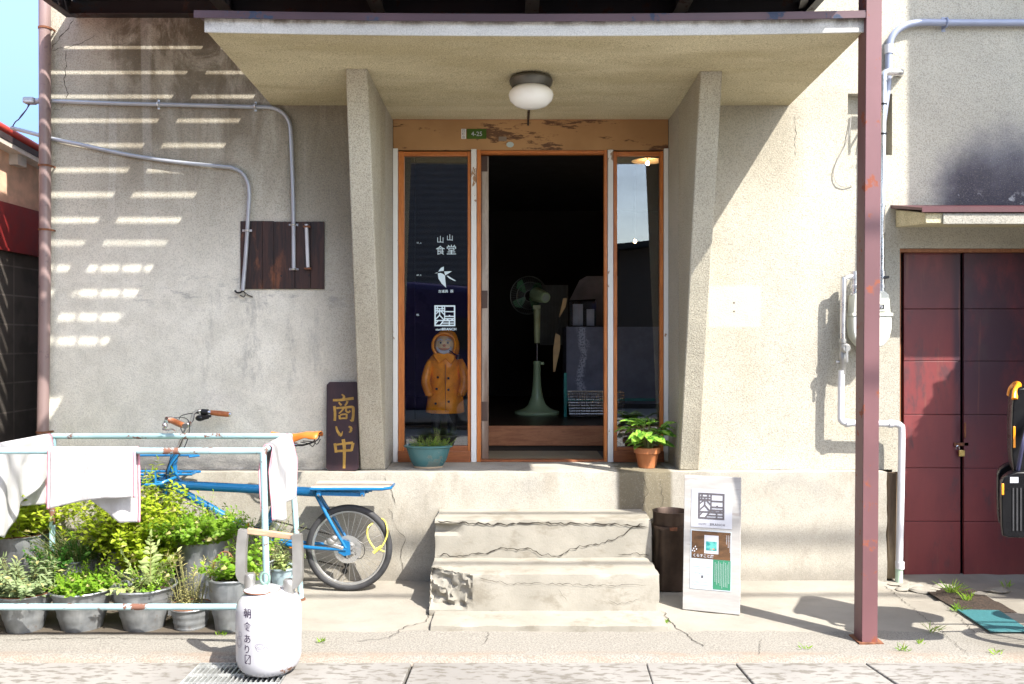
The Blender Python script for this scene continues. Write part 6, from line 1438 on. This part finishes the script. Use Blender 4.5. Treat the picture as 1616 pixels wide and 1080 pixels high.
# open the hood's front: push front points back
for i, v in enumerate(mb.v):
    if v.y < .62-.01 and abs(v.x-fxq(702)) < 15*kq and fzq(562) < v.z < fzq(533): mb.v[i] = Vector((v.x, .62-.004, v.z))
obj('hood', mb, M_coat, fg, sharp=60)
mb = MB(); mb.tube([Vector((fxq(702)+sin(a_)*18*kq, .62-.055, fzq(545)+cos(a_)*19*kq)) for a_ in [ -2.5+5.0*i/18 for i in range(19)]], .011, 10); obj('hood_brim', mb, M_coat, fg, sharp=80)
mb = MB(); mb.tube([Vector((fxq(702)+sin(a_)*12*kq, .62-.074, fzq(544)-cos(a_)*12.5*kq)) for a_ in [-1.25+2.5*i/12 for i in range(13)]], [.006+.009*sin(pi*i/12) for i in range(13)], 10); obj('beard', mb, M_paper, fg, sharp=80)
mb = MB()
for s_ in (-1, 1): mb.tube([(fxq(702+s_*2.5),.62-.074,fzq(538)), (fxq(702+s_*6),.62-.078,fzq(535.5)), (fxq(702+s_*10.5),.62-.066,fzq(538))], [.003,.006,.003], 8, 4)
obj('eyebrows', mb, M_paper, fg)
mb = MB()
for s_ in (-1, 1): mb.ball((fxq(702.5+s_*5.5),.62-.071,fzq(541.3)), .0105, .006, .009, 12, 8)
obj('eyes', mb, M_paper, fg)
mb = MB()
for s_ in (-1, 1): mb.ball((fxq(702.5+s_*5.5),.62-.077,fzq(541.3)), .006, .004, .006, 10, 6)
for a_, b_ in ((692.5,595),(709,596.5),(690.5,613),(709,614.5),(689,636),(709.5,633)): mb.lathe([(0,-.012),(.008,-.012),(.009,-.004),(0,0)], (fxq(a_),.62-.076,fzq(b_)), 12, 'y')
obj('buttons', mb, M_black, fg)
mb = MB(); mb.ball((fxq(702.5),.62-.079,fzq(545.5)), .011, .012, .011, 12, 8); mb.tube([(fxq(693),.62-.074,fzq(550)),(fxq(703),.62-.080,fzq(551)),(fxq(711),.62-.074,fzq(550))], [.003,.006,.003], 8, 4); obj('nose', mb, simple('painted_skin_red', (.56,.24,.15), .35), fg)
mb = MB(); mb.tube([(fxq(709),.62-.078,fzq(552)),(fxq(716),.62-.095,fzq(557)),(fxq(722),.62-.105,fzq(561))], [.0035,.004,.006], 8, 3); q = Vector((fxq(724.5),.62-.105,fzq(563))); mb.lathe([(0,-.020),(.016,-.016),(.020,0),(.018,.016),(.012,.016),(.010,.004),(0,.004)], q, 18); obj('pipe', mb, M_black, fg)
for px0, px1 in ((679,699),(704,724)):
    mb = MB(); loft(mb, [ring(px0+2,px1-3,686,.04),ring(px0+2,px1-3,670,.035),ring(px0+1,px1-1,650,.04)]); mb.ball((fxq((px0+px1)/2-.5),.62-.03,fzq(686)-.0), .042, .065, .016); obj('boot', mb, M_black, fg, sharp=70)

# ================================================================== RIGHT SIDE: bicycle with child seat, mat, added shade shrub
YS = -1.36
sb = thing('bicycle_with_child_seat', 'bicycle with a black and orange child seat, only the seat showing at the right edge', 'bicycle', (2.85,YS,0))
wheel(2.80, sb, 'wheel', YS, .29); wheel(4.0, sb, 'wheel', YS, .30)
mb = MB(); mb.tube([(2.80,YS-.06,.30),(3.42,YS,.30)], .010, 8); mb.tube([(2.80,YS+.06,.30),(3.42,YS,.30)], .010, 8); mb.tube([(2.80,YS-.05,.30),(3.28,YS,.72)], .009, 8); mb.tube([(3.42,YS,.28),(3.24,YS,.80)], .016, 10); mb.tube([(3.42,YS,.30),(3.84,YS,.62)], .02, 10); mb.tube([(3.34,YS,.50),(3.82,YS,.68)], .016, 10); mb.tube([(3.86,YS,.55),(3.80,YS,.86)], .018, 10); mb.tube([(4.0,YS,.30),(3.93,YS,.45),(3.86,YS,.55)], .014, 10, 3)
mb.tube([(2.55,YS-.06,.60),(3.28,YS-.03,.62)], .008, 8); mb.tube([(2.55,YS+.06,.60),(3.28,YS+.03,.62)], .008, 8); mb.tube([(2.80,YS-.07,.30),(2.75,YS-.06,.60)], .007, 8); mb.tube([(2.80,YS+.07,.30),(2.75,YS+.06,.60)], .007, 8)
obj('frame', mb, simple('white_bike_paint', (.55,.55,.55), .3), sb)
mb = MB(); mb.tube([(3.45,YS-.28,1.06),(3.62,YS-.26,1.08),(3.78,YS-.08,1.04),(3.79,YS,1.02),(3.78,YS+.08,1.04),(3.62,YS+.26,1.08),(3.45,YS+.28,1.06)], .012, 10, 4); mb.tube([(3.79,YS,1.02),(3.81,YS,.84)], .012, 10); obj('handlebar', mb, M_black, sb)
mb = MB(); mb.ball((3.22,YS,.86), .13, .09, .045); obj('saddle', mb, M_black, sb)
M_seat = simple('seat_black_plastic', (.006,.006,.007), .3, bump=0, spec=.12)
def sx_(px_): return PX(px_, YS-.15)
def sz_(py_): return PZ(py_, YS-.15)
sh = thing('child_seat', 'black child seat with an orange rim cut off by the right edge of the photo', 'child seat', (sx_(1600),YS,sz_(870)))
# shell: rounded back swept in Y
def shell(mb, pts, y0, y1, rnd=.03):
    rings = []
    for yy, ins in ((y0, rnd), (y0+rnd*.4, rnd*.35), (y0+rnd, 0), (y1-rnd, 0), (y1-rnd*.4, rnd*.35), (y1, rnd)):
        cx_ = sum(p[0] for p in pts)/len(pts); cz_ = sum(p[1] for p in pts)/len(pts)
        rings.append([Vector((cx_+(a_-cx_)*(1-ins*2.2), yy, cz_+(b_-cz_)*(1-ins*1.2))) for a_, b_ in pts])
    loft(mb, rings)
mb = MB(); shell(mb, [(sx_(a_), sz_(b_)) for a_, b_ in ((1607,612),(1600,622),(1597,640),(1595.5,680),(1596,720),(1599,745),(1606,752),(1640,760),(1700,758),(1700,730),(1650,715),(1636,690),(1634,640),(1630,618),(1620,610))], YS-.15, YS+.15); obj('back_shell', mb, M_seat, sh, bevel=.004)
mb = MB(); mb.tube([Vector((sx_(a_), YS+y_, sz_(b_))) for a_, b_, y_ in ((1601,630,-.15),(1603,619,-.13),(1608,612,-.09),(1611,610,0),(1608,612,.09),(1603,619,.13),(1601,630,.15))], .016, 10, 4); obj('orange_rim', mb, simple('orange_plastic', (.80,.27,.01), .3), sh)
for yy in (YS-.19, YS+.085):
    mb = MB(); shell(mb, [(sx_(a_), sz_(b_)) for a_, b_ in ((1604,742),(1592,746),(1583,752),(1578.5,760),(1578,790),(1579,830),(1581,844),(1590,847),(1640,848),(1680,842),(1680,760),(1640,742))], yy, yy+.105); obj('leg_guard', mb, M_seat, sh, bevel=.004)
mb = MB()
for (px_, y0_, y1_) in ((1599.5,673,707),(1580.5,761,779)): mb.box(sx_(px_)-.002, sx_(px_)+.009, YS-(.192 if px_ < 1590 else .153), YS-(.18 if px_ < 1590 else .14), sz_(y1_), sz_(y0_))
obj('orange_strip', mb, simple('orange_plastic', (.80,.27,.01), .3), sh, bevel=.002)
mb = MB(); mb.box(sx_(1593), sx_(1606), YS-.1925, YS-.19, sz_(760), sz_(751)); obj('label_sticker', mb, M_paper, sh)
mb = MB()
for i in range(4): mb.box(sx_(1597+i*6), sx_(1599+i*6), YS-.1935, YS-.1902, sz_(835), sz_(768))
obj('ribs', mb, M_rubber, sh)
mb = MB(); mb.tube([(sx_(1620),YS-.19,sz_(690)),(sx_(1625),YS-.18,sz_(665)),(sx_(1650),YS-.17,sz_(650))], .012, 8, 4); mb.tube([(sx_(1606),YS-.16,sz_(742)),(sx_(1612),YS-.21,sz_(700)),(sx_(1622),YS-.17,sz_(668))], .010, 8, 4); obj('harness_strap', mb, simple('navy_strap', (.02,.02,.06), .6), sh)
for o_ in sh.children:
    for v in o_.data.vertices: v.co.x += .50*(v.co.y+.15)
# teal mat
mb = MB(); pts = []
for a_, b_ in ((1510,966),(1577,967.5),(1628,1001),(1563,1001)): Z = CAM_Z*F/(b_-540); pts.append((( a_-808)*Z/F, Z+CAM_Y))
mb.prism([pts[0], pts[3], pts[2], pts[1]], 'z', .008, .016)
def tealm():
    m = NM('teal_mat'); v = m.n('ShaderNodeTexBrick'); mp = m.n('ShaderNodeMapping'); mp.inputs['Scale'].default_value = (24,24,24); m.L(m.co(), mp.inputs[0]); m.L(mp.outputs[0], v.inputs[0]); v.inputs['Color1'].default_value = (.05,.19,.21,1); v.inputs['Color2'].default_value = (.07,.23,.24,1); v.inputs['Mortar'].default_value = (.02,.09,.10,1); v.inputs['Mortar Size'].default_value = .04; m.bump(v.outputs['Fac'], .4, .003); m.L(v.outputs[0], m.b.inputs['Base Color']); m.b.inputs['Roughness'].default_value = .5; return m.mat
solo('rubber_mat', mb, tealm(), 'teal rubber mat on the pavement in the bicycle shadow before the red doors', 'mat', bevel=.003)
# added shrub just outside the picture, placed to shade the red doors
sh2 = thing('shade_shrub', 'added evergreen shrub beyond the right edge, placed to shade the red doors', 'shrub', (3.90,-.72,0))
mb = MB(); mb.tube([(3.90,-.72,0),(3.91,-.70,1.2),(3.90,-.72,2.4)], [.05,.035,.015], 10, 3); obj('trunk', mb, M_stem, sh2)
lm = MB(); r2 = random.Random(21)
for i in range(15000):
    h_ = r2.uniform(.12, 2.7); R = (.46+.05*math.sin(h_*5))*(1 if h_ < 2.35 else max(.05, (2.75-h_)/.40)); a_ = r2.uniform(0, 2*pi); rr_ = R*(r2.random()**.35)
    p = Vector((3.90+cos(a_)*rr_, -.72+sin(a_)*rr_*.9, h_)); leaf(lm, p, Vector((cos(a_), sin(a_), r2.uniform(-.2,1))), Vector((r2.uniform(-1,1), r2.uniform(-1,1), 1)), .095, .05)
obj('crown', lm, [L_dark, L_dry], sh2, recalc=False, sharp=180)

# ================================================================== NEIGHBOUR HOUSE AT THE LEFT
NX = -3.43
nh = thing('neighbour_house', 'neighbouring house with red roof edge, peach wall and maroon band at the far left', 'building', (NX,.5,0))
def blockm():
    m = NM('concrete_block'); mp = m.n('ShaderNodeMapping'); mp.inputs['Rotation'].default_value = (0, 0, 0); x, y, z = m.xyz()
    cb = m.n('ShaderNodeCombineXYZ'); m.L(y, cb.inputs[0]); m.L(z, cb.inputs[1]); v = m.n('ShaderNodeTexBrick'); m.L(cb.outputs[0], v.inputs[0]); v.inputs['Scale'].default_value = 1; v.inputs['Brick Width'].default_value = .40; v.inputs['Row Height'].default_value = .20; v.inputs['Mortar Size'].default_value = .006; v.offset = 0
    v.inputs['Color1'].default_value = (.085,.070,.058,1); v.inputs['Color2'].default_value = (.065,.055,.046,1); v.inputs['Mortar'].default_value = (.14,.12,.10,1)
    a_ = m.noise(4, detail=5); c = m.mix(m.mul(m.ramp(a_, .45, .65), .6), v.outputs[0], (.035,.028,.022)); m.bump(m.noise(90), .4, .003); m.bump(v.outputs['Fac'], -.5, .006); return m.fin(c, .9)
mb = MB(); mb.box(NX-.15, NX, -6.5, 8, -.1, 2.10); obj('block_wall', mb, blockm(), nh)
mb = MB(); mb.box(NX-.15, NX+.025, -6.5, 8, 2.101, 2.42); mb.box(NX-.1, NX+.032, -6.5, 8, 2.095, 2.115); obj('maroon_band', mb, simple('maroon_sheet', (.21,.018,.016), .45), nh)
mb = MB(); mb.prism([(-.20,2.421),(8,2.421),(8,2.0+.3),(8,2.9),(.9,2.72),(-.2,3.12),(-2.9,4.0),(-6.5,2.9),(-6.5,2.421)], 'x', NX-2.2, NX-.01)
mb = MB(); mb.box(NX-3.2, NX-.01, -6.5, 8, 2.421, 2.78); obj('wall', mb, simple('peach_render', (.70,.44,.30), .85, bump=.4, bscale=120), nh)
# the roof edge runs down towards the back
e0 = Vector((NX+.02, -.6, P(0,0,0).z)); 
def nl(px_, py_):   # point on the plane x = NX+.06
    X = NX+.06; Z = X*F/(px_-808); return Vector((X, Z+CAM_Y, CAM_Z-(py_-540)*Z/F))
ra, rb = nl(-60,166), nl(62,236)
d = (rb-ra).normalized(); ra2 = ra-d*2.5; rb2 = rb+d*2.0
mb = MB(); mb.tube([ra2, rb2], .030, 14); mb.bar(ra2+Vector((-1.1,0,-.0)), rb2+Vector((-1.1,0,-.0)), 2.2, .02, (0,0,1)); rf = obj('roof', mb, simple('red_roof', (.48,.055,.035), .45), nh)
mb = MB(); mb.bar(ra2+Vector((.01,0,-.055)), rb2+Vector((.01,0,-.055)), .03, .040, (0,0,1)); obj('barge_board', mb, simple('dark_barge', (.05,.035,.035), .6), rf)
mb = MB(); mb.bar(ra2+Vector((-.28,0,-.092)), rb2+Vector((-.28,0,-.092)), .6, .032, (0,0,1)); obj('eaves', mb, simple('eaves_white', (.60,.55,.48), .7), rf)
q = nl(38,243); mb = MB(); mb.box(NX-.6, NX+.05, q.y-.06, q.y+.05, q.z-.085, q.z+.03); obj('rafter_end', mb, simple('eaves_white', (.60,.55,.48), .7), rf)
# ================================================================== ACROSS THE STREET (seen only in the window reflections)
ac = thing('building_across_street', 'dark sided building across the street, mirrored in the left window', 'building', (-3.5,-13,0))
mb = MB(); mb.box(-9, 1.75, -17, -13, -.1, 6.4)
m = NM('dark_siding'); wv = m.n('ShaderNodeTexWave'); wv.bands_direction = 'Z'; wv.inputs['Scale'].default_value = 2.2; m.L(m.co(), wv.inputs[0]); m.bump(wv.outputs['Fac'], .4, .02); msd = m.fin(m.mix(wv.outputs['Fac'], (.10,.095,.095), (.15,.14,.14)), .8)
obj('wall', mb, msd, ac)
for x_ in (-7.2, -4.4):
    mb = MB(); mb.box(x_, x_+1.2, -12.99, -12.94, 2.4, 4.4); f_ = obj('window', mb, simple('pale_frame', (.5,.5,.48), .5), ac, bevel=.01); mb = MB(); mb.box(x_+.07, x_+1.13, -12.935, -12.93, 2.47, 4.33); obj('pane', mb, M_black, f_)
mb = MB(); mb.box(-9.3, 2.0, -17.2, -12.7, 6.4, 6.7); obj('roof', mb, M_black, ac)
a2 = thing('building_across_street', 'low dark gabled building across the street, mirrored in the right window', 'building', (4.6,-14,0))
mb = MB(); mb.prism([(1.9,-.1),(9.6,-.1),(9.6,3.3),(5.5,3.9),(1.9,3.55)], 'y', -18, -14); obj('wall', mb, simple('dark_timber', (.07,.055,.045), .8), a2)
mb = MB(); mb.prism([(1.6,3.5),(5.5,3.92),(9.9,3.3),(9.9,3.42),(5.5,4.04),(1.6,3.64)], 'y', -18.3, -13.6); obj('roof', mb, M_black, a2)
# van across the street, mirrored low in the left window
vn = thing('parked_van', 'violet van parked across the street, mirrored low in the left window', 'van', (-1.9,-9.5,-.03))
M_van = simple('violet_paint', (.022,.013,.075), .25, .2, .05, 2, 0)
mb = MB(); mb.prism([(-4.0,.30),(.40,.30),(.45,.9),(.40,1.5),(.15,2.1),(-.5,2.42),(-1.7,2.52),(-3.9,2.50),(-4.05,2.1)], 'y', -10.3, -8.7); obj('body', mb, M_van, vn, bevel=.12, seg=4)
mb = MB(); mb.prism([(.2,1.35),(-.02,1.85),(-1.0,1.9),(-1.0,1.35)], 'y', -8.71, -8.685); obj('window', mb, M_black, vn)
mb = MB(); mb.prism([(-2.3,1.35),(-2.3,1.98),(-3.8,1.98),(-3.8,1.35)], 'y', -8.71, -8.685); obj('window', mb, M_black, vn)
for x_ in (-.75, -3.2):
    mb = MB(); mb.lathe([(0,-.1),(.2,-.1),(.31,-.09),(.33,-.06),(.33,.08),(0,.08)], (x_,-8.75,.30), 28, 'y'); wv_ = obj('wheel', mb, M_rubber, vn)
    mb = MB(); mb.lathe([(0,.085),(.19,.09),(.2,.08)], (x_,-8.75,.30), 24, 'y'); obj('rim', mb, M_alu, wv_)
# overhead cables
for i, (y_, z_, lb) in enumerate(((-4.0,6.75,'nearer overhead cable strung along the street'),(-4.75,7.2,'farther overhead cable strung along the street'))):
    mb = MB(); mb.tube([(-14+28*k_/20, y_, z_-.25*(1-((k_-10)/10)**2)) for k_ in range(21)], .024, 8); solo('overhead_cable', mb, M_black, lb, 'cable', 'overhead cables')
